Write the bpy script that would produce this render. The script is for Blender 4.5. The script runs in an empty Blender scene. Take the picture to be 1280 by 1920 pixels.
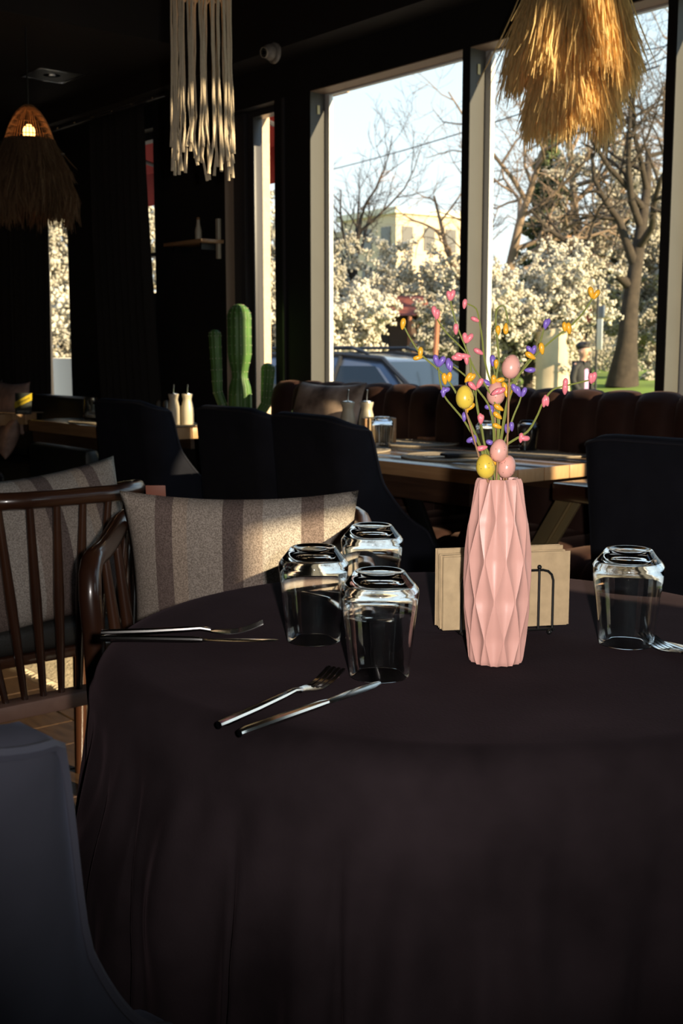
import bpy, bmesh, math, random
import numpy as np
from mathutils import Vector, Matrix
random.seed(7); RNG = np.random.default_rng(7)
PI = math.pi
scene = bpy.context.scene
COL = scene.collection

# ------------------------------------------------------------------ camera (room axes: X along the window wall, Y out of the windows)
F, YH, TH, CZ = 2180.0, 660.0, math.radians(39.9), 1.12
PITCH = math.atan((960 - YH) / F)
FW = Vector((-math.cos(TH), math.sin(TH), 0)); RT = Vector((math.sin(TH), math.cos(TH), 0)); UP = Vector((0, 0, 1))
CD = FW * math.cos(PITCH) - UP * math.sin(PITCH); CU = FW * math.sin(PITCH) + UP * math.cos(PITCH)
C0 = Vector((0, 0, CZ))
def ray(x, y): return CD * F + RT * (x - 640) - CU * (y - 960)
def onz(x, y, z): r = ray(x, y); return C0 + r * ((z - CZ) / r.z)
def onY(x, y, Y): r = ray(x, y); return C0 + r * (Y / r.y)
def dep(x, y, D): r = ray(x, y); return C0 + r * (D / r.dot(FW))
def LD(lat, d, z=0.0): v = RT * lat + FW * d; return Vector((v.x, v.y, z))
cam = bpy.data.cameras.new('camera'); camo = bpy.data.objects.new('camera', cam); COL.objects.link(camo)
cam.sensor_fit = 'VERTICAL'; cam.sensor_height = 36; cam.lens = F / 1920 * 36
cam.clip_start = .02; cam.clip_end = 500
cam.dof.use_dof = True; cam.dof.focus_distance = 1.42; cam.dof.aperture_fstop = 14
camo.matrix_world = Matrix.Translation(C0) @ Matrix((RT, CU, -CD)).transposed().to_4x4()
scene.camera = camo

# ------------------------------------------------------------------ sky, sun, flash, exposure
SUN = Vector((.9352, .1818, .3040)).normalized()
w = bpy.data.worlds.new('World'); scene.world = w; w.use_nodes = True
nt = w.node_tree; nt.nodes.clear()
out = nt.nodes.new('ShaderNodeOutputWorld'); bg = nt.nodes.new('ShaderNodeBackground')
geo = nt.nodes.new('ShaderNodeTexCoord'); sep = nt.nodes.new('ShaderNodeSeparateXYZ'); rmp = nt.nodes.new('ShaderNodeValToRGB')
nt.links.new(geo.outputs['Generated'], sep.inputs[0]); nt.links.new(sep.outputs['Z'], rmp.inputs[0])
nt.links.new(rmp.outputs[0], bg.inputs[0]); nt.links.new(bg.outputs[0], out.inputs[0])
e = rmp.color_ramp.elements
e[0].position = 0.0; e[0].color = (.93, .96, .93, 1); e[1].position = .7; e[1].color = (.30, .50, .86, 1)
m_ = e.new(.12); m_.color = (.86, .96, 1.0, 1); m_ = e.new(.3); m_.color = (.66, .86, 1.0, 1)
bg.inputs[1].default_value = 1.36
sl = bpy.data.lights.new('sun', 'SUN'); sl.energy = 14; sl.color = (1, .80, .52); sl.angle = math.radians(.6)
so = bpy.data.objects.new('sun', sl); COL.objects.link(so); so.rotation_euler = SUN.to_track_quat('Z', 'Y').to_euler()
fl = bpy.data.lights.new('camera_flash', 'SPOT'); fl.spot_size = math.radians(68); fl.spot_blend = 1.0; fl.energy = 98; fl.color = (1, .93, .88); fl.shadow_soft_size = .012
fo = bpy.data.objects.new('camera_flash', fl); COL.objects.link(fo); fo.location = C0 + RT * .055 + CU * .02 - FW * .01; fo.rotation_euler = (-CD - CU * .04).to_track_quat('Z', 'Y').to_euler()
vs = scene.view_settings; vs.view_transform = 'Standard'; vs.look = 'None'; vs.exposure = 0.0; vs.gamma = 1.0
vs.use_curve_mapping = False
scene.cycles.max_bounces = 12; scene.cycles.transparent_max_bounces = 24; scene.cycles.transmission_bounces = 12
scene.cycles.caustics_refractive = False; scene.cycles.caustics_reflective = False; scene.cycles.sample_clamp_indirect = 6

# ------------------------------------------------------------------ materials
MATS = {}
def nodes_of(name):
    m = bpy.data.materials.new(name); m.use_nodes = True; n = m.node_tree
    b = n.nodes['Principled BSDF']; return m, n, b
def mat(name, col, rough=.5, metal=0.0, spec=.5, var=0.0, vscale=20.0, bump=0.0, bscale=60.0, col2=None, sheen=0.0, coat=0.0, stretch=None, sheencol=None, emit=None, estr=0.0, detail=4.0, sub=0.0):
    if name in MATS: return MATS[name]
    m, n, b = nodes_of(name); L = n.links.new
    b.inputs['Base Color'].default_value = (*col, 1); b.inputs['Roughness'].default_value = rough
    b.inputs['Metallic'].default_value = metal; b.inputs['Specular IOR Level'].default_value = spec
    if sheen: b.inputs['Sheen Weight'].default_value = sheen; b.inputs['Sheen Roughness'].default_value = .4
    if sheencol: b.inputs['Sheen Tint'].default_value = (*sheencol, 1)
    if coat: b.inputs['Coat Weight'].default_value = coat; b.inputs['Coat Roughness'].default_value = .12
    if sub: b.inputs['Transmission Weight'].default_value = 0
    if emit: b.inputs['Emission Color'].default_value = (*emit, 1); b.inputs['Emission Strength'].default_value = estr
    if var or bump:
        tc = n.nodes.new('ShaderNodeTexCoord'); mp = n.nodes.new('ShaderNodeMapping'); L(tc.outputs['Object'], mp.inputs[0])
        if stretch: mp.inputs['Scale'].default_value = stretch
    if var:
        nz = n.nodes.new('ShaderNodeTexNoise'); nz.inputs['Scale'].default_value = vscale; nz.inputs['Detail'].default_value = detail
        L(mp.outputs[0], nz.inputs['Vector'])
        cr = n.nodes.new('ShaderNodeValToRGB'); c2 = col2 or tuple(c * (1 - var) for c in col)
        cr.color_ramp.elements[0].position = .3; cr.color_ramp.elements[1].position = .7
        cr.color_ramp.elements[0].color = (*c2, 1); cr.color_ramp.elements[1].color = (*[min(1, c * (1 + .35 * var)) for c in col], 1)
        L(nz.outputs['Fac'], cr.inputs[0]); L(cr.outputs[0], b.inputs['Base Color'])
    if bump:
        nb = n.nodes.new('ShaderNodeTexNoise'); nb.inputs['Scale'].default_value = bscale; nb.inputs['Detail'].default_value = 3
        L(mp.outputs[0], nb.inputs['Vector']); bp = n.nodes.new('ShaderNodeBump'); bp.inputs['Strength'].default_value = bump
        bp.inputs['Distance'].default_value = .01; L(nb.outputs['Fac'], bp.inputs['Height']); L(bp.outputs[0], b.inputs['Normal'])
    MATS[name] = m; return m
def mat_stripes(name, stops, axis=0, period=None):
    m, n, b = nodes_of(name); L = n.links.new
    tc = n.nodes.new('ShaderNodeTexCoord'); sp = n.nodes.new('ShaderNodeSeparateXYZ'); L(tc.outputs['Object'], sp.inputs[0])
    ma = n.nodes.new('ShaderNodeMath'); ma.operation = 'MULTIPLY_ADD'; ma.inputs[1].default_value = 2.1; ma.inputs[2].default_value = .5
    L(sp.outputs[axis], ma.inputs[0])
    cr = n.nodes.new('ShaderNodeValToRGB'); cr.color_ramp.interpolation = 'CONSTANT'
    el = cr.color_ramp.elements; el[0].position = 0; el[0].color = (*stops[0][1], 1); el[1].position = stops[1][0]; el[1].color = (*stops[1][1], 1)
    for p, c in stops[2:]: q = el.new(p); q.color = (*c, 1)
    L(ma.outputs[0], cr.inputs[0])
    nz = n.nodes.new('ShaderNodeTexNoise'); nz.inputs['Scale'].default_value = 420; nz.inputs['Detail'].default_value = 1; L(tc.outputs['Object'], nz.inputs['Vector'])
    mx = n.nodes.new('ShaderNodeMix'); mx.data_type = 'RGBA'; mx.blend_type = 'MULTIPLY'; mx.inputs[0].default_value = .75
    c2 = n.nodes.new('ShaderNodeValToRGB'); c2.color_ramp.elements[0].position = .38; c2.color_ramp.elements[1].position = .62
    c2.color_ramp.elements[0].color = (.35, .33, .32, 1); c2.color_ramp.elements[1].color = (1, 1, 1, 1)
    L(nz.outputs['Fac'], c2.inputs[0]); L(cr.outputs[0], mx.inputs[6]); L(c2.outputs[0], mx.inputs[7]); L(mx.outputs[2], b.inputs['Base Color'])
    b.inputs['Roughness'].default_value = .9; b.inputs['Specular IOR Level'].default_value = .15
    bp = n.nodes.new('ShaderNodeBump'); bp.inputs['Strength'].default_value = .25; bp.inputs['Distance'].default_value = .002
    L(nz.outputs['Fac'], bp.inputs['Height']); L(bp.outputs[0], b.inputs['Normal'])
    return m
def mat_check(name, c1, c2, scale):
    m, n, b = nodes_of(name); L = n.links.new
    tc = n.nodes.new('ShaderNodeTexCoord'); ck = n.nodes.new('ShaderNodeTexChecker'); ck.inputs['Scale'].default_value = scale
    ck.inputs[1].default_value = (*c1, 1); ck.inputs[2].default_value = (*c2, 1); L(tc.outputs['Object'], ck.inputs[0]); L(ck.outputs[0], b.inputs['Base Color'])
    b.inputs['Roughness'].default_value = .85; return m
def mat_wood(name, c1, c2, rough=.35, scale=6.0, stretch=(1, 12, 12), coat=0.0):
    m, n, b = nodes_of(name); L = n.links.new
    tc = n.nodes.new('ShaderNodeTexCoord'); mp = n.nodes.new('ShaderNodeMapping'); mp.inputs['Scale'].default_value = stretch
    nz = n.nodes.new('ShaderNodeTexNoise'); nz.inputs['Scale'].default_value = scale; nz.inputs['Detail'].default_value = 6; nz.inputs['Distortion'].default_value = .6
    cr = n.nodes.new('ShaderNodeValToRGB'); cr.color_ramp.elements[0].color = (*c1, 1); cr.color_ramp.elements[1].color = (*c2, 1)
    cr.color_ramp.elements[0].position = .3; cr.color_ramp.elements[1].position = .7
    L(tc.outputs['Object'], mp.inputs[0]); L(mp.outputs[0], nz.inputs['Vector']); L(nz.outputs['Fac'], cr.inputs[0]); L(cr.outputs[0], b.inputs['Base Color'])
    b.inputs['Roughness'].default_value = rough
    if coat: b.inputs['Coat Weight'].default_value = coat; b.inputs['Coat Roughness'].default_value = .08
    return m
def mat_pane():
    m = bpy.data.materials.new('window_glass'); m.use_nodes = True; n = m.node_tree; n.nodes.clear(); L = n.links.new
    o = n.nodes.new('ShaderNodeOutputMaterial'); t = n.nodes.new('ShaderNodeBsdfTransparent'); g = n.nodes.new('ShaderNodeBsdfGlossy')
    g.inputs['Roughness'].default_value = 0; t.inputs[0].default_value = (.97, .98, .97, 1)
    lw = n.nodes.new('ShaderNodeLayerWeight'); pw = n.nodes.new('ShaderNodeMath'); pw.operation = 'POWER'; pw.inputs[1].default_value = 5; fr = n.nodes.new('ShaderNodeMath'); fr.operation = 'MULTIPLY_ADD'; fr.inputs[1].default_value = .5; fr.inputs[2].default_value = .02; L(lw.outputs['Facing'], pw.inputs[0]); L(pw.outputs[0], fr.inputs[0]); mx = n.nodes.new('ShaderNodeMixShader')
    L(fr.outputs[0], mx.inputs[0]); L(t.outputs[0], mx.inputs[1]); L(g.outputs[0], mx.inputs[2]); L(mx.outputs[0], o.inputs[0]); return m
def mat_glass():
    m = bpy.data.materials.new('tumbler_glass'); m.use_nodes = True; n = m.node_tree; b = n.nodes['Principled BSDF']
    b.inputs['Base Color'].default_value = (1, 1, 1, 1); b.inputs['Roughness'].default_value = .04; b.inputs['IOR'].default_value = 1.5
    b.inputs['Transmission Weight'].default_value = 1; return m
def mat_thin(name, col, rough=.7, trans=.4):     # thin dry fibre / petals: some light comes through
    m, n, b = nodes_of(name); L = n.links.new; o = n.nodes['Material Output']
    tr = n.nodes.new('ShaderNodeBsdfTranslucent'); mx = n.nodes.new('ShaderNodeMixShader'); mx.inputs[0].default_value = trans
    tc = n.nodes.new('ShaderNodeTexCoord'); nz = n.nodes.new('ShaderNodeTexNoise'); nz.inputs['Scale'].default_value = 30; L(tc.outputs['Object'], nz.inputs['Vector'])
    if 'raffia' in name: mp = n.nodes.new('ShaderNodeMapping'); mp.inputs['Scale'].default_value = (6, 6, .25); L(tc.outputs['Object'], mp.inputs[0]); L(mp.outputs[0], nz.inputs['Vector'])
    cr = n.nodes.new('ShaderNodeValToRGB'); cr.color_ramp.elements[0].color = (*[c * (.6 if 'raffia' in name else .65) for c in col], 1); cr.color_ramp.elements[1].color = (*[min(1, c * 1.15) for c in col], 1)
    cr.color_ramp.elements[0].position = .3; cr.color_ramp.elements[1].position = .7
    L(nz.outputs['Fac'], cr.inputs[0]); L(cr.outputs[0], b.inputs['Base Color']); L(cr.outputs[0], tr.inputs[0])
    b.inputs['Roughness'].default_value = rough; b.inputs['Specular IOR Level'].default_value = .2
    L(b.outputs[0], mx.inputs[1]); L(tr.outputs[0], mx.inputs[2]); L(mx.outputs[0], o.inputs[0]); return m

M = dict(
    black=mat('black_wall_paint', (.010, .008, .007), .75, var=.3, vscale=6),
    ceil=mat('dark_brown_ceiling', (.018, .012, .009), .8, var=.2, vscale=3),
    jamb=mat('grey_jamb_paint', (.085, .083, .074), .55, var=.12, vscale=4),
    head=mat('beige_head_lining', (.36, .25, .17), .6),
    frame_white=mat('white_window_frame', (.75, .75, .72), .35),
    frame_dark=mat('dark_window_frame', (.05, .045, .045), .35),
    pane=mat_pane(), glass=mat_glass(),
    plaster=mat('beige_plaster', (.62, .45, .31), .9, var=.12, vscale=25, bump=.4, bscale=80),
    velvet=mat('black_velvet_cloth', (.0135, .0098, .0113), .95, spec=.02, var=.6, vscale=6, sheen=.06, sheencol=(.40, .27, .31), bump=.05, bscale=300),  # strong colour noise imitates soft highlights on the drape
    navy=mat('navy_velvet', (.0168, .0175, .0240), .9, spec=.08, var=.25, vscale=9, sheen=.03, sheencol=(.35, .4, .6)),
    navy_pipe=mat('navy_piping', (.012, .013, .022), .7),
    hound=mat_check('houndstooth_fabric', (.02, .02, .022), (.22, .21, .2), 90),
    brown=mat('brown_velour', (.040, .017, .012), .8, spec=.2, var=.25, vscale=14, sheen=.15, sheencol=(.8, .5, .4)),
    pink=mat('pink_ceramic', (.66, .36, .305), .42, spec=.4, bump=.02, bscale=200),
    kraft=mat('kraft_paper', (.54, .40, .235), .9, spec=.1, var=.15, vscale=60, bump=.08, bscale=120),
    wire=mat('black_wire', (.012, .012, .012), .35, metal=.3),
    steel=mat('polished_steel', (.72, .71, .69), .14, metal=1.0),
    chrome=mat('chrome', (.8, .8, .8), .2, metal=1.0),
    chairwood=mat_wood('dark_walnut', (.024, .009, .005), (.062, .024, .011), .28, 8, (1, 1, .25), coat=.5),
    barwood=mat('brown_chair_bar', (.26, .145, .105), .5, var=.15, vscale=30),
    leather=mat('black_leather', (.022, .021, .019), .5, spec=.4, bump=.15, bscale=260),
    tag=mat('tan_leather_tag', (.22, .075, .045), .55),
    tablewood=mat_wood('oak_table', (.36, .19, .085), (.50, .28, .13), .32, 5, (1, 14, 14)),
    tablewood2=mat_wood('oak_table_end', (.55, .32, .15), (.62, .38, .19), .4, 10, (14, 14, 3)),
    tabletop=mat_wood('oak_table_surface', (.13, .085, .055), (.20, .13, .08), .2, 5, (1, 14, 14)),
    darkwood=mat_wood('dark_apron_wood', (.05, .025, .014), (.09, .045, .025), .4, 6),
    mat_=mat('woven_placemat', (.34, .27, .19), .9, var=.45, vscale=160, bump=.5, bscale=220),
    mat_rim=mat('placemat_rim', (.42, .34, .24), .9, var=.25, vscale=200),
    pouch=mat('tan_pouch', (.26, .12, .065), .6, var=.15, vscale=40),
    blackcloth=mat('black_napkin', (.012, .011, .011), .8),
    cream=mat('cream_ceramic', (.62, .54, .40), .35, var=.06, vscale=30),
    brass=mat('brushed_brass_leg', (.42, .33, .17), .42, metal=.7),
    metal_dark=mat('black_metal_leg', (.012, .012, .011), .4, metal=.4),
    raffia=mat_thin('raffia_fibre', (.92, .64, .29), .75, .45),
    raffia_dark=mat_thin('raffia_fibre_dark', (.20, .115, .06), .8, .25),
    wicker=mat('woven_wicker', (.30, .15, .06), .7),
    bulb=mat('warm_bulb', (1, .6, .3), .4, emit=(1, .48, .14), estr=6),
    cord=mat('cotton_cord', (.52, .43, .30), .9, bump=.4, bscale=500, var=.1, vscale=90),
    cable=mat('black_cable', (.01, .01, .01), .5),
    camwhite=mat('camera_white_plastic', (.30, .26, .22), .4), camlens=mat('camera_lens_black', (.004, .004, .004), .1, coat=.8),
    curtain=mat('dark_curtain', (.020, .016, .013), .9, var=.3, vscale=8, stretch=(1, 1, .1)),
    cactus=mat('cactus_green', (.11, .24, .055), .45, var=.25, vscale=14), spine=mat('cactus_spine', (.55, .48, .34), .6),
    pot=mat('dark_pot', (.03, .028, .026), .5), soil=mat('soil', (.05, .035, .025), .95),
    rug=mat('beige_rug', (.52, .43, .30), .95, var=.35, vscale=28, bump=.6, bscale=90),
    plank=mat_wood('dark_floor_tile', (.030, .017, .010), (.060, .034, .019), .32, 5, (2, 12, 2)),
    grout=mat('pale_grout', (.32, .24, .15), .8),
    stem=mat('green_stem', (.20, .22, .045), .6), stick=mat('brown_stick', (.36, .20, .10), .7),
    bud_pink=mat('pink_bud', (.80, .22, .26), .32), bud_yellow=mat('amber_bud', (.82, .42, .03), .32), bud_purple=mat('purple_bud', (.21, .13, .50), .32),
    egg_pink=mat('pink_egg', (.78, .40, .33), .3, var=.12, vscale=60), egg_yellow=mat('yellow_egg', (.80, .58, .07), .28, var=.12, vscale=60), speck=mat('egg_speck', (.20, .10, .05), .6),
    benchleather=mat('dark_green_leather', (.018, .019, .015), .45),
    pillow=mat('marbled_pillow', (.50, .36, .27), .9, var=.85, vscale=9, col2=(.11, .065, .045)),
    pillow2=mat('blush_pillow', (.62, .42, .34), .9, var=.35, vscale=18),
    sign=mat('dark_sign_card', (.035, .04, .032), .6), sign_y=mat('yellow_sign_band', (.62, .45, .02), .6), sign_w=mat('pale_lettering', (.45, .47, .42), .6), sign_b=mat('dark_lettering', (.05, .04, .01), .6),
    white=mat('white_planter', (.88, .80, .68), .6),
    awning=mat('red_awning', (.48, .03, .02), .8),
    # outdoors
    bark=mat('tree_bark', (.052, .038, .026), .95, var=.4, vscale=6, bump=.5, bscale=20), bark_light=mat('pale_twig_bark', (.26, .18, .12), .95, var=.3, vscale=3),
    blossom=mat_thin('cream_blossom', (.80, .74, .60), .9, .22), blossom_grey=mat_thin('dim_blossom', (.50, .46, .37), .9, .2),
    needle=mat('conifer_needles', (.075, .095, .03), .9, var=.4, vscale=2), hedge=mat('bush_leaf', (.17, .17, .06), .9, var=.5, vscale=1.5),
    grass=mat('grass', (.22, .32, .04), .95, var=.4, vscale=1.2), asphalt=mat('asphalt', (.10, .10, .10), .9, var=.2, vscale=4), paving=mat('paving', (.34, .32, .29), .9, var=.2, vscale=2),
    carpaint=mat('car_paint_grey', (.10, .115, .15), .25, metal=.4, coat=1.0), carglass=mat('car_glass', (.012, .016, .018), .04, spec=.6), cartrim=mat('car_trim', (.02, .02, .022), .35), tyre=mat('tyre', (.015, .015, .015), .8), carlight=mat('car_headlight', (.7, .7, .7), .15),
    bldg=mat('beige_render', (.68, .52, .36), .9, var=.1, vscale=.4), bldg2=mat('pale_render', (.80, .70, .55), .9, var=.1, vscale=.4), bwin=mat('far_window', (.16, .15, .14), .2), bldgy=mat('yellow_render', (.72, .56, .22), .9, var=.25, vscale=.8), bldgo=mat('orange_brick', (.62, .27, .10), .9), bldgp=mat('mauve_render', (.42, .31, .30), .9),
    hutwall=mat('brown_hut_wall', (.085, .05, .035), .9), hutroof=mat('red_roof_tile', (.22, .06, .04), .8), rust=mat('rust_post', (.36, .14, .07), .8), stone=mat('beige_stone', (.62, .49, .34), .9, var=.3, vscale=1.5),
    banner=mat('white_banner', (.62, .62, .60), .8), slate=mat('slate_blue', (.10, .13, .18), .7), redsign=mat('red_sign', (.5, .07, .05), .7),
    skin=mat('skin', (.58, .33, .22), .55), hair=mat('dark_hair', (.02, .015, .012), .6), jacket=mat('black_jacket', (.022, .020, .016), .75, var=.3, vscale=20), shirt=mat('lilac_shirt', (.46, .27, .46), .8), trousers=mat('dark_trousers', (.03, .03, .035), .8),
)
ST = [(0, (0.284, 0.252, 0.218)), (.03, (0.341, 0.299, 0.257)), (.16, (0.177, 0.133, 0.116)), (.25, (0.412, 0.367, 0.323)), (.40, (0.320, 0.258, 0.218)), (.48, (0.149, 0.112, 0.100)), (.56, (0.383, 0.326, 0.277)), (.70, (0.412, 0.326, 0.257)), (.76, (0.185, 0.136, 0.119)), (.83, (0.355, 0.299, 0.251)), (.94, (0.469, 0.408, 0.343))]
M['stripe'] = mat_stripes('striped_cushion', ST)

# ------------------------------------------------------------------ mesh helpers
def link(o, parent=None):
    COL.objects.link(o)
    if parent is not None: o.parent = parent
    return o
def tag(o, label, cat, group=None):
    o['label'] = label; o['category'] = cat
    if group: o['group'] = group
    return o
def thing(name, label, cat, loc=(0, 0, 0), rotz=0.0, group=None):
    o = bpy.data.objects.new(name, None); COL.objects.link(o); o.empty_display_size = .05
    o.location = loc; o.rotation_euler = (0, 0, rotz); return tag(o, label, cat, group)
class B:                       # collects vertices and faces of ONE mesh
    def __init__(s): s.v = []; s.f = []; s.mi = []
    def add(s, vs, fs, mi=0):
        k = len(s.v); s.v += [tuple(p) for p in vs]; s.f += [tuple(i + k for i in f) for f in fs]; s.mi += [mi] * len(fs); return s
    def box(s, x0, x1, y0, y1, z0, z1, mi=0):
        return s.add([(x0, y0, z0), (x1, y0, z0), (x1, y1, z0), (x0, y1, z0), (x0, y0, z1), (x1, y0, z1), (x1, y1, z1), (x0, y1, z1)],
                     [(0, 3, 2, 1), (4, 5, 6, 7), (0, 1, 5, 4), (1, 2, 6, 5), (2, 3, 7, 6), (3, 0, 4, 7)], mi)
    def tube(s, pts, rad, n=8, cap=True, flat=1.0, mi=0):
        pts = [Vector(p) for p in pts]; N = len(pts)
        if not hasattr(rad, '__len__'): rad = [rad] * N
        vs, fs = [], []; prev = None
        for i, p in enumerate(pts):
            t = (pts[min(i + 1, N - 1)] - pts[max(i - 1, 0)]).normalized()
            if prev is None:
                a = Vector((0, 0, 1)) if abs(t.z) < .9 else Vector((1, 0, 0)); u = t.cross(a).normalized()
            else: u = (prev - t * prev.dot(t)).normalized()
            prev = u; v = t.cross(u)
            for k in range(n):
                a = 2 * PI * k / n; vs.append(p + (u * math.cos(a) + v * math.sin(a) * flat) * rad[i])
        for i in range(N - 1):
            for k in range(n):
                k2 = (k + 1) % n; fs.append((i * n + k, i * n + k2, (i + 1) * n + k2, (i + 1) * n + k))
        if cap: fs.append(tuple(range(n - 1, -1, -1))); fs.append(tuple((N - 1) * n + k for k in range(n)))
        return s.add(vs, fs, mi)
    def lathe(s, prof, n=32, c=(0, 0, 0), closed=False, mi=0, fn=None):
        vs, fs = [], []; K = len(prof)
        for (r, z) in prof:
            for k in range(n):
                a = 2 * PI * k / n; rr = r * (fn(a, z) if fn else 1)
                vs.append((c[0] + rr * math.cos(a), c[1] + rr * math.sin(a), c[2] + z))
        for i in range(K - 1 + (1 if closed else 0)):
            j = (i + 1) % K
            for k in range(n):
                k2 = (k + 1) % n; fs.append((i * n + k, i * n + k2, j * n + k2, j * n + k))
        if not closed: fs.append(tuple(range(n - 1, -1, -1))); fs.append(tuple((K - 1) * n + k for k in range(n)))
        return s.add(vs, fs, mi)
    def ell(s, c, rx, ry, rz, n=12, m=8, rot=None, egg=0.0, mi=0):
        vs, fs = [], []; c = Vector(c)
        for i in range(m + 1):
            th = PI * i / m; z = math.cos(th); r = math.sin(th) * (1 - egg * z)
            for k in range(n):
                a = 2 * PI * k / n; p = Vector((rx * r * math.cos(a), ry * r * math.sin(a), rz * z))
                vs.append(c + (rot @ p if rot is not None else p))
        for i in range(m):
            for k in range(n):
                k2 = (k + 1) % n; fs.append((i * n + k, (i + 1) * n + k, (i + 1) * n + k2, i * n + k2))
        return s.add(vs, fs, mi)
    def grid(s, P, wrap=False, mi=0):
        R = len(P); K = len(P[0]); vs = [p for row in P for p in row]; fs = []
        for i in range(R - 1):
            for k in range(K if wrap else K - 1):
                k2 = (k + 1) % K; fs.append((i * K + k, i * K + k2, (i + 1) * K + k2, (i + 1) * K + k))
        return s.add(vs, fs, mi)
    def build(s, name, mats, parent=None, smooth=True, loc=None, rotz=0, bevel=0.0, fixn=True, sharp=.7, seg=2):
        me = bpy.data.meshes.new(name); me.from_pydata(s.v, [], s.f)
        if not isinstance(mats, (list, tuple)): mats = [mats]
        for q in mats: me.materials.append(q)
        if len(mats) > 1: me.polygons.foreach_set('material_index', s.mi)
        if fixn or bevel:
            bm = bmesh.new(); bm.from_mesh(me); bmesh.ops.remove_doubles(bm, verts=bm.verts, dist=1e-6)
            if bevel: bmesh.ops.bevel(bm, geom=[e for e in bm.edges if len(e.link_faces) == 2 and e.calc_face_angle(0) > .5], offset=bevel, segments=seg, affect='EDGES', profile=.5, clamp_overlap=True)
            bmesh.ops.recalc_face_normals(bm, faces=bm.faces); bm.to_mesh(me); bm.free()
        if smooth:
            me.polygons.foreach_set('use_smooth', [True] * len(me.polygons)); me.set_sharp_from_angle(angle=sharp)
        o = bpy.data.objects.new(name, me); link(o, parent)
        if loc is not None: o.location = loc
        if rotz: o.rotation_euler = (0, 0, rotz)
        return o
def box(name, m, x0, x1, y0, y1, z0, z1, parent=None, bevel=0.0, **k):
    return B().box(x0, x1, y0, y1, z0, z1).build(name, m, parent, smooth=bevel > 0, bevel=bevel, **k)
def struct(o, kind='structure'): o['kind'] = kind; return o
def dup(root, loc=None, rotz=None, label=None, group=None):
    def cp(o, par):
        c = o.copy(); COL.objects.link(c); c.parent = par
        for ch in o.children: cp(ch, c)
        return c
    r = cp(root, None)
    if loc is not None: r.location = loc
    if rotz is not None: r.rotation_euler = (0, 0, rotz)
    if label: r['label'] = label
    if group: r['group'] = group
    return r
def sstep(a, b, x): t = max(0, min(1, (x - a) / (b - a))); return t * t * (3 - 2 * t)
def text_mesh(name, s, size, m, parent=None, shear=0.0):
    cu = bpy.data.curves.new(name, 'FONT'); cu.body = s; cu.size = size; cu.align_x = 'CENTER'; cu.align_y = 'CENTER'; cu.extrude = .0004; cu.shear = shear
    t = bpy.data.objects.new(name, cu); COL.objects.link(t); dg = bpy.context.evaluated_depsgraph_get()
    me = bpy.data.meshes.new_from_object(t.evaluated_get(dg)); bpy.data.objects.remove(t); me.materials.clear(); me.materials.append(m)
    o = bpy.data.objects.new(name, me); link(o, parent); return o

# ================================================================== THE ROOM
WY, GY = 3.5, 3.60            # inner face of the window wall, plane of the glazing
HZ, CEIL = 2.325, 3.50
XL, XR, YB = -8.8, 1.6, -3.2
def wx(x, Y=WY): return onY(x, 660, Y).x
# floor with tiles
fl_o = struct(box('floor', M['grout'], XL - .2, XR + .2, YB - .2, WY + .12, -.1, -.004))
pl = B().box(-.092, .092, -.55, .55, -.02, .003).build('floor_tile', M['plank'], fl_o, bevel=.002, seg=1)
first = True
for i in range(34):
    for j in range(4):
        x = -6.3 + i * .19; y = -.45 + j * 1.106 + (i % 3) * .37
        if y > 2.9: continue
        if first: o = pl; first = False
        else: o = pl.copy(); COL.objects.link(o)
        o.location = (x, y, 0)
ce = struct(box('ceiling', M['ceil'], XL - .2, XR + .2, YB - .2, WY + .12, CEIL, CEIL + .12))
box('beam', M['ceil'], XL, -5.05, YB, 3.33, 2.60, CEIL - .001, ce)
box('bulkhead', M['ceil'], XL, .35, 3.33, WY, 2.49, CEIL - .001, ce)
struct(box('wall_back', M['black'], XL - .2, XR + .2, YB - .2, YB, -.1, CEIL))
struct(box('wall_left', M['black'], XL - .2, XL, YB, WY, -.1, CEIL))
# window wall: openings (x0, x1, z0, z1)
SILL = .72
OP = [(wx(-95, GY), wx(92, GY) - .09, .80, 2.36), (wx(92, GY) - .05, wx(133), .80, 2.36), (wx(222, GY), wx(295), .80, 2.36), (wx(425), wx(517), .55, HZ),
      (wx(582.5), wx(860), SILL, HZ), (wx(873), wx(1229.5), SILL, HZ), (wx(1246), wx(1246) + .93, SILL, HZ), (wx(1246) + .97, wx(1246) + 1.9, SILL, HZ), (wx(1246) + 1.94, .98, SILL, HZ)]
b = B(); xs = XL
for (x0, x1, z0, z1) in OP:
    b.box(xs, x0, WY, GY + .03, -.1, CEIL); b.box(x0, x1, WY, GY + .03, -.1, z0); xs = x1
    if x1 < .9: b.box(x0, x1, WY, GY + .03, z1, CEIL)
    else:                                              # unseen corner window above the last bay, added to light the raffia lamp
        b.box(x0, .45, WY, GY + .03, z1, CEIL); b.box(.45, x1, WY, GY + .03, z1, 2.62); b.box(.45, XR + .2, WY, GY + .03, 3.44, CEIL)
b.box(xs, XR + .2, WY, GY + .03, -.1, 2.62)
struct(b.build('wall_front', M['black'], smooth=False))
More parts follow.
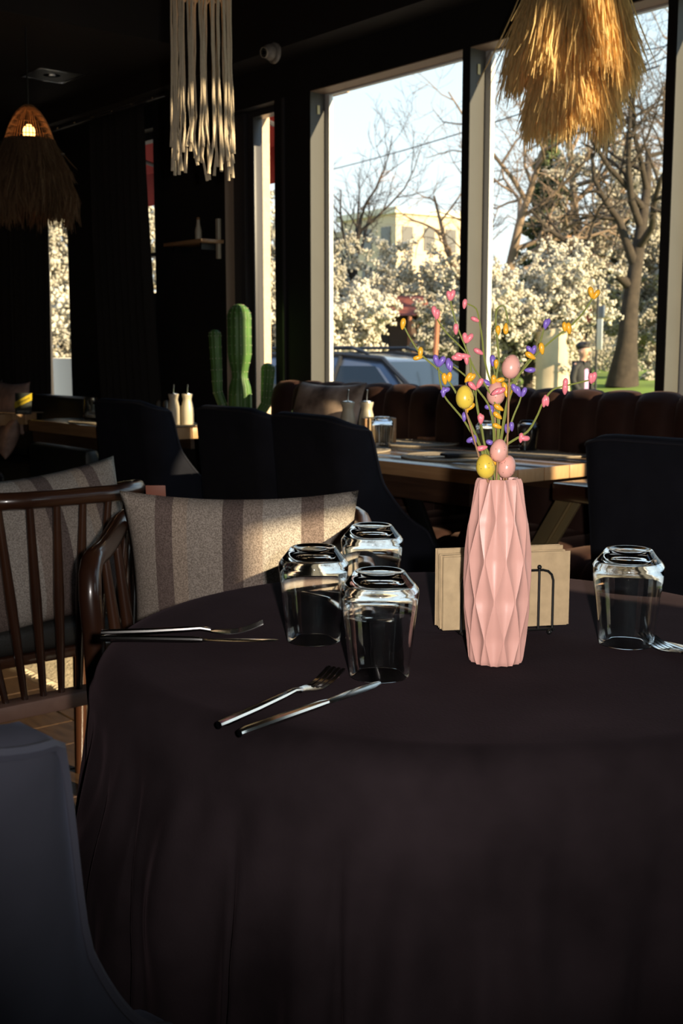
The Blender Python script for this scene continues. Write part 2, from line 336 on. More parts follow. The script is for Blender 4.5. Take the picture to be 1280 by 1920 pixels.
# outer masonry leaf at the left half of the facade (plastered reveal seen through the narrow window)
b = B(); xs = wx(487, GY + .05) - .30
for k, (x0, x1, z0, z1) in ((3, OP[3]),):
    x0 = wx(487, GY + .05); x1 = wx(517) + .3
    b.box(xs, x0, GY + .04, GY + .125, -.6, 3.3); b.box(x0, x1, GY + .04, GY + .125, -.6, z0); b.box(x0, x1, GY + .04, GY + .125, z1 + .02, 3.3); xs = x1
struct(b.build('wall_outer', M['plaster'], smooth=False))
for n_, (x0, x1, z0, z1) in enumerate(OP):
    wo = bpy.data.objects.new('window_%d' % (n_ + 1), None); COL.objects.link(wo); wo.location = ((x0 + x1) / 2, WY, z0); struct(wo)
    def pt(name, m, a, b_, c, d, e_, f, bev=0.0):
        cx, cz = (x0 + x1) / 2, z0
        return box(name, m, a - cx, b_ - cx, c - WY, d - WY, e_ - cz, f - cz, wo, bev)
    big = n_ >= 4
    if big:
        pt('jamb', M['jamb'], x0 - .004, x0 + .002, WY + .001, GY - .004, z0, z1)
        pt('jamb', M['jamb'], x1 - .002, x1 + .004, WY + .001, GY - .004, z0, z1)
        pt('head_lining', M['head'], x0, x1, WY + .001, GY - .004, z1 - .004, z1 + .002)
        pt('sill', M['jamb'], x0, x1, WY - .02, GY - .004, z0 - .02, z0 + .004)
        fwid = .034
        for (a, b_, e_, f) in ((x0, x0 + fwid, z0, z1), (x1 - .02, x1, z0, z1), (x0 + fwid, x1 - .02, z1 - .012, z1), (x0 + fwid, x1 - .02, z0, z0 + .03)):
            pt('window_frame', M['frame_white'], a, b_, GY - .012, GY + .012, e_, f, .002)
        pt('bracket', M['brass'], x0 + .002, x0 + .006, WY + .04, WY + .055, z1 - .10, z1 - .06)
        pt('pane', M['pane'], x0 + fwid - .004, x1 - .016, GY - .003, GY + .003, z0 + .02, z1 - .008)
    elif n_ == 3:
        pt('jamb', M['head'], x0 - .003, x0 + .002, WY + .001, GY - .02, z0, z1)
        xg = wx(487, GY); xa = wx(441, GY - .02); xm = wx(469, GY - .02)
        pt('casement_frame', M['frame_dark'], xa, xm, GY - .045, GY + .02, z0, z1, .004)
        pt('casement_frame', M['frame_dark'], xm + .004, xg, GY - .03, GY + .03, z0, z1, .004)
        pt('casement_frame', M['frame_dark'], xg, x1, GY - .03, GY + .03, z1 - .03, z1)
        pt('pane', M['pane'], xg - .004, x1, GY - .003, GY + .003, z0, z1 - .03)
    else:
        for (a, b_) in ((x0, x0 + .045), (x1 - .03, x1)): pt('window_frame', M['frame_dark'], a, b_, GY - .03, GY + .03, z0, z1, .003)
        pt('window_frame', M['frame_dark'], x0 + .045, x1 - .03, GY - .03, GY + .03, z1 - .04, z1)
        if n_ == 2:
            pt('transom', M['frame_dark'], x0 + .045, x1 - .03, GY - .03, GY + .03, 1.668, 1.69)
            pt('lower_panel', M['frame_dark'], x0 + .045, x1 - .03, GY - .02, GY + .02, z0, 1.46)
        pt('pane', M['pane'], x0 + .04, x1 - .026, GY - .003, GY + .003, z0, z1 - .035)
# right-hand wall: unseen opening and louvres, invented to shape the sun patches
RW0, RW1, RZ0, RZ1 = 1.87, 3.05, .35, 3.44
b = B().box(XR, XR + .16, YB, RW0, -.1, CEIL).box(XR, XR + .16, RW1, WY, -.1, 2.86).box(XR, XR + .16, 3.46, WY, 2.86, CEIL).box(XR, XR + .16, RW1, 3.46, RZ1, CEIL).box(XR, XR + .16, RW0, RW1, -.1, RZ0).box(XR, XR + .16, RW0, RW1, RZ1, CEIL).box(XR, XR + .16, RW0, RW1, 1.97, 2.86).box(XR, XR + .16, RW0, RW1, 3.15, RZ1)
struct(b.build('wall_right', M['black'], smooth=False))
wr = bpy.data.objects.new('window_10', None); COL.objects.link(wr); wr.location = (XR, (RW0 + RW1) / 2, RZ0); struct(wr)
hw = (RW1 - RW0) / 2
for y0, y1, z0, z1 in ((-hw, -hw + .05, 0, 1.62), (hw - .05, hw, 0, 1.62), (-hw, hw, 0, .05), (-hw, hw, 1.57, 1.62)): box('window_frame', M['frame_dark'], .06, .12, y0, y1, z0, z1, wr)
for k in range(3): box('added_louvre', M['frame_dark'], .08, .11, -hw, hw, 2.50 + k * .10, 2.55 + k * .10, wr)
box('pane', M['pane'], .118, .121, -hw + .04, hw - .04, .04, 1.58, wr)
wr = bpy.data.objects.new('window_11', None); COL.objects.link(wr); wr.location = (1.0, WY, 2.62); struct(wr)  # out-of-view window put in so the sun reaches the raffia lamp
for x0, x1, z0, z1 in ((-.55, -.52, 0, .82), (-.52, .80, 0, .03), (-.52, .80, .79, .82)): box('window_frame', M['frame_dark'], x0, x1, .08, .12, z0, z1, wr)
box('pane', M['pane'], -.52, .80, .098, .101, .03, .79, wr)
# thin trim strip on the pillar
struct(box('trim_1', M['frame_dark'], wx(535) - .006, wx(535) + .006, WY - .012, WY, .9, HZ))

# ================================================================== OUTDOORS
def gz(Y): return -.55 + .98 * sstep(15.5, 22.5, Y) + max(0, Y - 22.5) * .012
rows = []
for Y in [3.8, 6, 10, 13, 14.5, 15.5] + [15.5 + .7 * k for k in range(1, 11)] + [26, 32, 45, 70, 140]:
    rows.append([(X, Y, gz(Y)) for X in np.linspace(-150, 60, 22)])
g = B().grid(rows).build('ground', M['grass']); g['kind'] = 'structure'
struct(box('road', M['asphalt'], -90, 40, 7.2, 13.6, -.56, -.53)); struct(box('pavement', M['paving'], -90, 40, 3.78, 7.2, -.56, -.42))

def mesh_np(name, V, Fq, m, parent, smooth=False, mats=None):
    me = bpy.data.meshes.new(name); nv, nf = len(V), len(Fq); k = Fq.shape[1]
    me.vertices.add(nv); me.vertices.foreach_set('co', np.ascontiguousarray(V, np.float32).ravel())
    me.loops.add(nf * k); me.loops.foreach_set('vertex_index', np.ascontiguousarray(Fq, np.int32).ravel())
    me.polygons.add(nf); me.polygons.foreach_set('loop_start', np.arange(0, nf * k, k, dtype=np.int32)); me.polygons.foreach_set('loop_total', np.full(nf, k, np.int32))
    me.update(calc_edges=True); me.materials.append(m)
    if smooth: me.polygons.foreach_set('use_smooth', [True] * nf)
    o = bpy.data.objects.new(name, me); link(o, parent); return o
def puffs(P, S, rng):
    n = len(P); base = np.array([(1, 0, 0), (-1, 0, 0), (0, 1, 0), (0, -1, 0), (0, 0, 1), (0, 0, -1)], float)
    fc = np.array([(0, 2, 4), (2, 1, 4), (1, 3, 4), (3, 0, 4), (2, 0, 5), (1, 2, 5), (3, 1, 5), (0, 3, 5)])
    R = rng.normal(size=(n, 3, 3)); q, _ = np.linalg.qr(R)
    sc = S[:, None] * rng.uniform(.45, 1.2, (n, 3))
    V = np.einsum('vk,nk,nkj->nvj', base, sc, q) + P[:, None, :]
    return V.reshape(-1, 3), (fc[None] + 6 * np.arange(n)[:, None, None]).reshape(-1, 3)
def tree_skeleton(rng, H, r0, levels=4, kids=(5, 6, 5), spread=.9, trunk=.35, up=.25, lenf=.55, wob=.18, lean=(0, 0)):
    polys, tips = [], []
    def grow(p, d, L, r, lev):
        n = 6 if lev == 0 else (5 if lev < 3 else 4); pts = [p.copy()]; rad = [r]; q = p.copy(); dd = d.copy()
        for i in range(n):
            dd = dd + rng.normal(size=3) * wob * (.5 if lev == 0 else 1); dd[2] += up * (.25 if lev else .1); dd /= np.linalg.norm(dd)
            q = q + dd * L / n; pts.append(q.copy()); rad.append(max(r * (1 - .75 * (i + 1) / n), .004))
        polys.append((pts, rad, lev))
        if lev >= levels - 2: tips.append(pts)
        if lev < levels - 1:
            k = kids[min(lev, len(kids) - 1)]
            for j in range(k):
                t = (trunk + (1 - trunk) * (j + .6) / k) if lev == 0 else (.25 + .75 * (j + rng.uniform(.2, .8)) / k)
                i = min(int(t * n), n - 1); f = t * n - i; p2 = pts[i] * (1 - f) + pts[i + 1] * f
                dloc = pts[i + 1] - pts[i]; dloc /= np.linalg.norm(dloc)
                rv = rng.normal(size=3); rv -= dloc * rv.dot(dloc); rv /= np.linalg.norm(rv)
                nd = dloc * (1 - spread * .5) + rv * spread; nd /= np.linalg.norm(nd)
                grow(p2, nd, L * lenf * rng.uniform(.75, 1.2), max(rad[i] * .62, .005), lev + 1)
    grow(np.zeros(3), np.array([lean[0], lean[1], 1.0]), H * .62, r0, 0)
    polys[0] = (polys[0][0], [polys[0][1][0] * 1.55, polys[0][1][1] * 1.08] + polys[0][1][2:], 0)
    return polys, tips
def make_tree(name, label, cat, base, H, r0, seed, kind='bare', n_bl=6000, bsize=.05, group=None, bl_mat='blossom', bark='bark', squash=1.0, **kw):
    rng = np.random.default_rng(seed); t = thing(name, label, cat, base, 0, group)
    polys, tips = tree_skeleton(rng, H, r0, **kw); bb = B()
    for pts, rad, lev in polys: bb.tube(pts, rad, (9, 6, 4, 3, 3)[min(lev, 4)], cap=False)
    o = bb.build('branches', M[bark], t, fixn=False, sharp=3); o['kind'] = 'stuff'
    if kind != 'bare':
        segs = np.array([(a, b_) for pts in tips for a, b_ in zip(pts[:-1], pts[1:])])
        i = rng.integers(0, len(segs), n_bl); f = rng.uniform(0, 1, (n_bl, 1)); P = segs[i, 0] * (1 - f) + segs[i, 1] * f
        P += rng.normal(size=P.shape) * bsize * .9
        V, Fq = puffs(P, rng.uniform(.5, 1.3, n_bl) * bsize, rng)
        o = mesh_np('blossom' if kind == 'bloom' else 'foliage', V, Fq, M[bl_mat], t); o['kind'] = 'stuff'
    return t
def gpos(x, d):
    p = dep(x, 660, d); return (p.x, p.y, gz(p.y) - .05)
GT = 'trees in the park outside'
make_tree('bare_tree', 'slender leafless tree rising in front of the apartment block', 'tree', gpos(652, 31), 7.6, .17, 11, levels=5, kids=(9, 5, 4, 4), spread=.62, up=.5, lenf=.5, bark='bark', group=GT)
make_tree('blossom_tree', 'white blossoming cherry tree behind the rear of the parked car', 'tree', gpos(622, 24), 3.1, .09, 21, 'bloom', 17000, .045, levels=4, kids=(8, 7, 6), spread=1.0, up=.05, lenf=.62, group=GT)
make_tree('blossom_tree', 'white blossoming cherry tree spreading over the brown hut', 'tree', gpos(775, 30), 3.5, .12, 22, 'bloom', 20000, .05, levels=4, kids=(9, 7, 6), spread=1.0, up=.05, lenf=.62, group=GT)
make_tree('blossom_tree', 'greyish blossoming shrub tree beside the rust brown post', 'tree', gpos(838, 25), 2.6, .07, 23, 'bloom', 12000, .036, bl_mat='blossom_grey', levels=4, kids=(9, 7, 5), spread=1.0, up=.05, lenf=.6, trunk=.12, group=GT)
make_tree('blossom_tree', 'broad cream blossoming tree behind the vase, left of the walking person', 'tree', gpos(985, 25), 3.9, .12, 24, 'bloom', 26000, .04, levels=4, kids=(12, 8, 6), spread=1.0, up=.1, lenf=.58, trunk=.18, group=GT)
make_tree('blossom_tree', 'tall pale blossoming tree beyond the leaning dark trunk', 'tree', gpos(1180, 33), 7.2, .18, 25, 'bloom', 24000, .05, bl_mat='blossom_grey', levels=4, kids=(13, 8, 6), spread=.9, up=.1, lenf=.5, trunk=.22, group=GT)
make_tree('park_tree', 'big dark trunked tree with a flared base on the grass', 'tree', gpos(1168, 26), 9.0, .25, 31, levels=5, kids=(8, 6, 5, 4), spread=.85, up=.25, lenf=.55, trunk=.35, lean=(.05, .10), group=GT)
make_tree('park_tree', 'leafless spreading tree seen past the middle window mullion', 'tree', gpos(915, 30), 9.6, .2, 32, levels=5, kids=(11, 6, 5, 4), spread=.85, up=.25, lenf=.5, trunk=.25, bark='bark_light', group=GT)
make_tree('park_tree', 'leafless tree with brown twigs high above the pale blossom', 'tree', gpos(1085, 36), 12.5, .24, 33, levels=5, kids=(11, 6, 5, 4), spread=.75, up=.3, lenf=.45, trunk=.3, bark='bark_light', group=GT)
make_tree('park_tree', 'thin leafless tree filling the right edge of the window', 'tree', gpos(1235, 38), 13.5, .24, 34, levels=5, kids=(11, 6, 5, 4), spread=.7, up=.35, lenf=.42, trunk=.3, bark='bark_light', group=GT)
t = thing('conifer', 'dark green conifer standing behind the cream blossoms', 'tree', gpos(1022, 34))
rng = np.random.default_rng(5); bb = B().tube([(0, 0, 0), (.05, 0, 4), (0, 0, 8.2)], [.18, .12, .02], 8); bb.build('trunk', M['bark'], t)
n = 5200; h = rng.uniform(.25, 1, n) ** .8; a = rng.uniform(0, 2 * PI, n); rr = (1.05 - h) * 1.25 * np.sqrt(rng.uniform(.15, 1, n)) * (1 + .35 * np.sin(h * 60))
V, Fq = puffs(np.stack([rr * np.cos(a), rr * np.sin(a), h * 8.0 - rr * .25], 1), rng.uniform(.04, .1, n), rng); mesh_np('foliage', V, Fq, M['needle'], t)['kind'] = 'stuff'
far = [(-60, 17, 5.2, 41), (70, 20, 6.0, 42), (150, 22, 6.2, 43), (290, 24, 6.8, 44), (430, 27, 5.8, 45), (508, 30, 6.0, 46), (585, 44, 3.8, 47), (745, 48, 3.4, 48), (930, 46, 4.0, 49), (1120, 44, 5.0, 50), (1260, 30, 4.4, 51)]
fl_lab = ['blossoming tree beyond the gap between the far curtains', 'blossoming tree above the white planter box', 'blossoming tree beside the white planter box outside', 'blossoming tree seen past the edge of the tall curtain', 'blossoming tree beyond the dark wall with the shelf', 'blossoming tree beyond the narrow window reveal', 'pale blossoming tree left of the apartment block', 'pale blossoming tree at the foot of the apartment block', 'pale blossoming tree beyond the middle mullion, far across the park', 'pale blossoming tree far behind the walking person', 'pale blossoming tree beside the rightmost mullion on the grass']
for (x, d, H, sd), lab in zip(far, fl_lab):
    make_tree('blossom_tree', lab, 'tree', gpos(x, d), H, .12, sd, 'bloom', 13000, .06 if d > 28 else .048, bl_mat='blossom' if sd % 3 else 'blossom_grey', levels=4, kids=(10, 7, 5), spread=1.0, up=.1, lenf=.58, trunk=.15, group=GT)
# bushes closing the horizon
def bush(x, d, rx, rz, lab, seed, m='hedge', n=2600, s=.06):
    rng = np.random.default_rng(seed); v = rng.normal(size=(n, 3)); v /= np.linalg.norm(v, axis=1)[:, None]; v *= rng.uniform(.6, 1, (n, 1)); v[:, 2] = np.abs(v[:, 2])
    P = v * np.array([rx, rx, rz]); V, Fq = puffs(P, rng.uniform(.5, 1.2, n) * s, rng); t = thing('bush', lab, 'bush', gpos(x, d), 0, 'bushes in the park')
    mesh_np('foliage', V, Fq, M[m], t)['kind'] = 'stuff'
    bb = B()
    for k in range(7): a = k * .9; bb.tube([(0, 0, 0), (rx * .4 * math.cos(a), rx * .4 * math.sin(a), rz * .6)], [.03, .01], 5)
    bb.build('stems', M['bark'], t)
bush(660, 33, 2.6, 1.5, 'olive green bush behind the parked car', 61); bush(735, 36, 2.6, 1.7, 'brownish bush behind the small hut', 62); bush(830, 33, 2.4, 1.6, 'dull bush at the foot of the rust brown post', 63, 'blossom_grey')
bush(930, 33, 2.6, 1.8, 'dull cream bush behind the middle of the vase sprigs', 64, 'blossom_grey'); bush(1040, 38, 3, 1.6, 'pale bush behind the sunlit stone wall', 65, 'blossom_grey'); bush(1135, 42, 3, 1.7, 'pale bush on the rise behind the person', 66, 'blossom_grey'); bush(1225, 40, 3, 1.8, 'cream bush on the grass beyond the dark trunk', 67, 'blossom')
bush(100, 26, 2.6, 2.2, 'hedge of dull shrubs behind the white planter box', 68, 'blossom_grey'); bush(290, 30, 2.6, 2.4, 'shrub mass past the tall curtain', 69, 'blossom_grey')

# apartment block
def building(name, label, x, d, w_, dp, h, rot, wall, side, wins=True, nw=4, nf=4, base_z=-.5, roofm=None):
    p = dep(x, 660, d); t = thing(name, label, 'building', (p.x, p.y, base_z), rot)
    bb = B().box(-w_ / 2, w_ / 2, -dp / 2, dp / 2, 0, h); bb.build('wall', wall, t, smooth=False)
    box('roof', side, -w_ / 2 - .2, w_ / 2 + .2, -dp / 2 - .2, dp / 2 + .2, h, h + .4, t)
    if wins:
        for f in range(nf):
            for k in range(nw):
                xx = -w_ / 2 + w_ * (k + .5) / nw; z = .8 + f * (h - .6) / nf; ww = w_ / nw * .24
                q = B().box(xx - ww, xx + ww, -dp / 2 - .06, -dp / 2 + .02, z, z + 1.5).build('window', M['bwin'], t, smooth=False)
                yy = -dp / 2 + dp * (k + .5) / nw; wy = dp / nw * .24
                B().box(w_ / 2 - .02, w_ / 2 + .06, yy - wy, yy + wy, z, z + 1.5).build('window', M['bwin'], t, smooth=False)
    return t
building('apartment_block', 'beige apartment block with one sunlit side behind the blossoms', 748, 82, 6.5, 5.5, 10.6, math.radians(-6), M['bldg'], M['bldg2'], nw=3, nf=4)
building('apartment_block', 'lower tan wing of the flats behind the leafless slender tree', 676, 94, 5.0, 5, 10.4, math.radians(-6), M['bldgp'], M['bldg'], nw=2, nf=4)
building('tower_block', 'yellow rendered tower seen between trunks', 1112, 70, 1.7, 2.2, 8.2, math.radians(20), M['bldgy'], M['bldgy'], nw=2, nf=6)
building('brick_house', 'orange brick gable with small windows among the trees', 1049, 66, .9, 1.5, 7.6, math.radians(20), M['bldgo'], M['bldgo'], nw=2, nf=5)
# hut, post, wall, banner
p = gpos(722, 29); t = thing('hut', 'small brown hut with a red roof under the blossoms', 'hut', p, math.radians(30))
box('wall', M['hutwall'], -.75, .75, -.5, .5, 0, 2.0, t); box('door', M['cartrim'], -.25, .25, -.53, -.49, 0, 1.7, t)
B().add([(-1, -.8, 2.0), (1, -.8, 2.0), (1, .8, 2.0), (-1, .8, 2.0), (-1, 0, 2.5), (1, 0, 2.5)], [(0, 1, 5, 4), (2, 3, 4, 5), (0, 4, 3), (1, 2, 5), (0, 3, 2, 1)]).build('roof', M['hutroof'], t, smooth=False)
for sx in (-.85, .85): B().tube([(sx, -.75, 0), (sx, -.75, 2.0)], .05, 8).build('post', M['rust'], t)
p = gpos(808, 17); tag(B().tube([(0, 0, 0), (.03, .02, 1.2), (.08, .05, 2.3)], [.045, .04, .035], 8).build('rust_pole', M['rust'], loc=p), 'thin leaning rust brown post beside the parked car', 'post')
p = gpos(1035, 24); t = thing('stone_pier', 'sunlit beige stone pier left of the walking person', 'wall', p, math.radians(35)); P_ = []
for z in np.linspace(0, 1.75, 6): P_.append([(math.cos(a) * (.36 + .03 * math.sin(3 * a + z * 3)) * (1 - .08 * z), math.sin(a) * .22, z + (.05 * math.cos(a) if z > 1.6 else 0)) for a in np.linspace(0, 2 * PI, 17)[:-1]])
bb = B().grid(P_, wrap=True); bb.add(P_[-1], [tuple(range(16))]); bb.build('shaft', M['stone'], t); box('plinth', M['stone'], -.45, .45, -.3, .3, 0, .25, t, .03)
p = gpos(1124, 23); t = thing('street_banner', 'white banner with a slate panel hung on a post behind the person', 'banner', p, math.radians(-35))
B().tube([(-.22, 0, 0), (-.22, 0, 2.6)], .025, 8).build('post', M['cartrim'], t); box('banner_sheet', M['banner'], -.2, .12, -.01, .01, 1.35, 1.95, t, .003); box('panel', M['slate'], -.12, .2, -.015, .015, 1.97, 2.2, t, .003)
p = gpos(1098, 27); t = thing('red_sign', 'small faded red sign among the branches beside the white banner', 'sign', p, math.radians(-30)); B().tube([(0, 0, 0), (0, 0, 1.5)], .025, 6).build('post', M['cartrim'], t); B().lathe([(.02, -.02), (.3, -.02), (.3, .02), (.02, .02)], 20).build('disc', M['redsign'], t, loc=(0, 0, 1.7)).rotation_euler = (PI / 2, 0, 0)
# overhead cables between far points
def cable(pa, pb, da, db, lab, sag=.15):
    a, c = dep(*pa, da), dep(*pb, db); a2 = a + (a - c) * .8; c2 = c + (c - a) * .8; pts = [a2.lerp(c2, k / 14) - Vector((0, 0, sag * 4 * (k / 14) * (1 - k / 14))) for k in range(15)]
    o = (a2 + c2) / 2; tag(B().tube([q - o for q in pts], .010, 5).build('overhead_cable', M['cable'], loc=o), lab, 'cable', 'overhead cables')
cable((615, 308), (857, 236), 26, 19, 'overhead cable sloping across the sky above the apartment block'); cable((1195, 78), (1256, 68), 20, 19, 'upper overhead cable beside the raffia lamp'); cable((1190, 112), (1256, 88), 20, 19, 'lower overhead cable beside the raffia lamp')
# parked car
def make_car():
    hd = (RT * .80 - FW * .60); p = dep(712, 660, 13.4); t = thing('parked_car', 'dark grey estate car with roof rails parked outside', 'car', (p.x, p.y, -.53), math.atan2(hd.y, hd.x))
    def loft(secs, name, m, par, bev=0): # sections along x: (x, half width low, half width high, z0, z1)
        P_ = [[(x, -wl, z0), (x, -wl * 1.0, (z0 + z1) / 2), (x, -wh, z1), (x, wh, z1), (x, wl, (z0 + z1) / 2), (x, wl, z0)] for x, wl, wh, z0, z1 in secs]
        q = B().grid(P_, wrap=True); q.add(P_[0], [tuple(range(5, -1, -1))]); q.add(P_[-1], [tuple(range(6))]); return q.build(name, m, par, bevel=bev, sharp=.9)
    body = loft([(-2.25, .78, .74, .35, .85), (-2.15, .86, .82, .25, .98), (-1.2, .90, .84, .22, 1.0), (.6, .90, .84, .22, .98), (1.3, .88, .80, .22, .92), (2.0, .84, .74, .25, .80), (2.3, .72, .66, .35, .62)], 'body', M['carpaint'], t, .03)
    loft([(-2.12, .76, .70, .96, 1.02), (-1.80, .78, .60, .96, 1.54), (-1.2, .80, .61, .96, 1.62), (-.2, .80, .61, .96, 1.63), (.45, .80, .58, .96, 1.57), (1.28, .74, .66, .90, .96)], 'cabin', M['carpaint'], t, .03)
    # glass on the sides and the windscreen
    for s in (-1, 1):
        def sp(x, z): k = (z - .96) / .66; return (x, s * (.803 - .19 * max(0, (k - .5) * 2) - .0 + .006), z)
        for xa, xb, xc, xd in ((-1.05, -.12, -.22, -.98), (-.02, .95, .42, -.12), (-1.85, -1.15, -1.08, -1.62)):
            za, zb = 1.04, 1.50
            B().add([sp(xa, za), sp(xb, za), sp(xb * .5 + xc * .5, 1.29), sp(xc, zb), sp(xd, zb), sp(xa * .5 + xd * .5, 1.29)], [(0, 1, 2, 5), (5, 2, 3, 4)]).build('side_window', M['carglass'], t, smooth=False)
        B().tube([(-1.7, s * .56, 1.62), (-1.5, s * .56, 1.69), (0, s * .56, 1.70), (.25, s * .56, 1.63)], .02, 6).build('roof_rail', M['cartrim'], t)
        q = B().ell((.62, s * 1.0, 1.05), .10, .13, .09); q.build('wing_mirror', M['carpaint'], t)
        B().ell((2.18, s * .62, .68), .12, .16, .09).build('headlight', M['carlight'], t)
        for wxx in (-1.4, 1.4):
            q = B().lathe([(.12, -.11), (.30, -.11), (.34, -.07), (.34, .07), (.30, .11), (.12, .11)], 24).build('wheel', M['tyre'], t, loc=(wxx, s * .82, .34)); q.rotation_euler = (PI / 2, 0, 0); B().lathe([(.02, -.115), (.2, -.115), (.2, .115), (.02, .115)], 16).build('hubcap', M['chrome'], q)
    for s in (-1, 1):
        B().tube([(-1.78, s * .60, 1.55), (-1.2, s * .62, 1.625), (-.2, s * .62, 1.635), (.46, s * .60, 1.58), (.9, s * .70, 1.27), (1.30, s * .76, .97)], .028, 6).build('pillar', M['cartrim'], t)
        B().tube([(-.06, s * .815, .98), (-.07, s * .80, 1.30), (-.08, s * .64, 1.6)], .022, 6).build('pillar', M['cartrim'], t)
    B().add([(.50, -.54, 1.545), (.50, .54, 1.545), (.9, .66, 1.262), (1.25, .66, .985), (1.25, -.66, .985), (.9, -.66, 1.262)], [(0, 1, 2, 5), (5, 2, 3, 4)]).build('windscreen', M['carglass'], t, smooth=False)
    B().add([(-1.86, -.52, 1.48), (-1.86, .52, 1.48), (-2.12, .62, 1.08), (-2.12, -.62, 1.08)], [(0, 1, 2, 3)]).build('rear_window', M['carglass'], t, smooth=False)
    return t
make_car()
# person walking
def make_person():
    p = gpos(1090, 19.2); t = thing('person', 'person in a black jacket and lilac shirt walking past outside', 'person', (p[0], p[1], -.52), math.atan2(RT.y, RT.x) - PI / 2 - math.radians(42))
    def skin(name, pts, edges, m, sub=2):
        me = bpy.data.meshes.new(name); me.from_pydata([q[:3] for q in pts], edges, []); o = bpy.data.objects.new(name, me); link(o, t); me.materials.append(m)
        md = o.modifiers.new('skin', 'SKIN'); sv = me.skin_vertices[0].data
        for i, q in enumerate(pts): sv[i].radius = (q[3], q[4] if len(q) > 4 else q[3]); sv[i].use_root = (i == 0)
        md.use_smooth_shade = True; s_ = o.modifiers.new('sub', 'SUBSURF'); s_.levels = sub; s_.render_levels = sub; return o
    # faces +y local
    pts = [(0, 0, .95, .13, .10), (0, 0, 1.15, .13, .095), (0, .01, 1.38, .16, .10), (0, .01, 1.47, .06), (0, .03, 1.55, .055), (0, .045, 1.60, .088, .10), (0, .045, 1.68, .10, .118), (0, .035, 1.735, .06),
           (.17, 0, 1.42, .055), (.23, -.02, 1.18, .045), (.20, .12, .98, .036), (.18, .2, .92, .03), (-.17, 0, 1.42, .055), (-.23, -.02, 1.18, .045), (-.20, .12, .98, .036), (-.18, .2, .92, .03),
           (.09, 0, .88, .085), (.10, .08, .48, .06), (.10, -.02, .08, .045), (.10, .12, .04, .04), (-.09, 0, .88, .085), (-.10, -.06, .48, .06), (-.10, -.2, .09, .045), (-.10, -.08, .04, .04)]
    ed = [(0, 1), (1, 2), (2, 3), (3, 4), (4, 5), (5, 6), (6, 7), (2, 8), (8, 9), (9, 10), (10, 11), (2, 12), (12, 13), (13, 14), (14, 15), (0, 16), (16, 17), (17, 18), (18, 19), (0, 20), (20, 21), (21, 22), (22, 23)]
    skin('body', pts, ed, M['skin'])
    f = B()
    for s in (-1, 1):
        for k in range(4): f.tube([(s * (.165 + .013 * k), .215, .915), (s * (.16 + .014 * k), .25, .89), (s * (.15 + .013 * k), .27, .86)], [.009, .009, .007], 6)
        f.tube([(s * .15, .2, .93), (s * .13, .235, .915)], .010, 6)
    f.build('fingers', M['skin'], t)
    nb = B().ell((0, .145, 1.64), .016, .025, .03); nb.build('nose', M['skin'], t)
    for s in (-1, 1): B().ell((s * .03, .125, 1.665), .012, .008, .008).build('eye', M['hair'], t); B().ell((s * .078, .04, 1.645), .012, .025, .035).build('ear', M['skin'], t)
    B().ell((0, .13, 1.595), .028, .008, .007).build('mouth', M['tag'], t)
    hb = B().ell((0, .018, 1.735), .098, .118, .080, 20, 12); hb.ell((0, .10, 1.772), .075, .045, .030); hb.build('hair', M['hair'], t)
    skin('shirt', [(0, .02, .90, .145, .11), (0, .02, 1.15, .14, .105), (0, .025, 1.38, .15, .10), (0, .02, 1.475, .07)], [(0, 1), (1, 2), (2, 3)], M['shirt'])
    # jacket: open shell (loft) with sleeves and collar
    q = B(); P_ = []
    for z, rx, ry in ((.82, .205, .15), (1.0, .20, .148), (1.2, .205, .15), (1.36, .215, .145), (1.45, .15, .11), (1.50, .085, .085)):
        P_.append([(rx * math.sin(a), -ry * math.cos(a) + .015, z) for a in np.linspace(-2.55, 2.55, 25)])
    q.grid(P_); o = q.build('jacket', M['jacket'], t); sd = o.modifiers.new('th', 'SOLIDIFY'); sd.thickness = .012
    skin('sleeves', [(0, 0, 1.40, .12, .09), (.18, 0, 1.41, .07), (.235, -.02, 1.18, .06), (.205, .11, .99, .05), (-.18, 0, 1.41, .07), (-.235, -.02, 1.18, .06), (-.205, .11, .99, .05)], [(0, 1), (1, 2), (2, 3), (0, 4), (4, 5), (5, 6)], M['jacket'])
    skin('trousers', [(0, 0, .93, .15, .11), (.09, 0, .86, .10), (.10, .08, .48, .075), (.10, -.02, .1, .06), (-.09, 0, .86, .10), (-.10, -.06, .48, .075), (-.10, -.2, .12, .06)], [(0, 1), (1, 2), (2, 3), (0, 4), (4, 5), (5, 6)], M['trousers'])
    for s, y in ((1, .05), (-1, -.13)): B().ell((s * .10, y, .045), .055, .14, .05).build('shoe', M['cartrim'], t)
make_person()
# awning and planter outside the left windows
t = thing('awning', 'red fabric awning over the far left windows', 'awning', (-6.9, GY + .18, 2.03))
P_ = [[(x, y, z) for x in np.linspace(-1.9, 1.32, 12)] for y, z in ((0, .95), (.35, .66), (.70, .36), (.72, .14))]
o = B().grid(P_).build('fabric', M['awning'], t, sharp=.3); o.modifiers.new('th', 'SOLIDIFY').thickness = .006
for x in (-1.85, -.3, 1.27): B().tube([(x, 0, .5), (x, .68, .34)], .014, 6).build('arm', M['frame_dark'], t)
t = thing('planter_box', 'white planter box outside below the blossom, far left window', 'planter', (-8.1, GY + 1.0, -.42))
for (x0, x1, y0, y1) in ((-1.3, 1.3, -.2, -.17), (-1.3, 1.3, .17, .2), (-1.3, -1.27, -.17, .17), (1.27, 1.3, -.17, .17)): box('side', M['white'], x0, x1, y0, y1, 0, 1.49, t)
box('soil', M['soil'], -1.27, 1.27, -.17, .17, 1.3, 1.4, t)

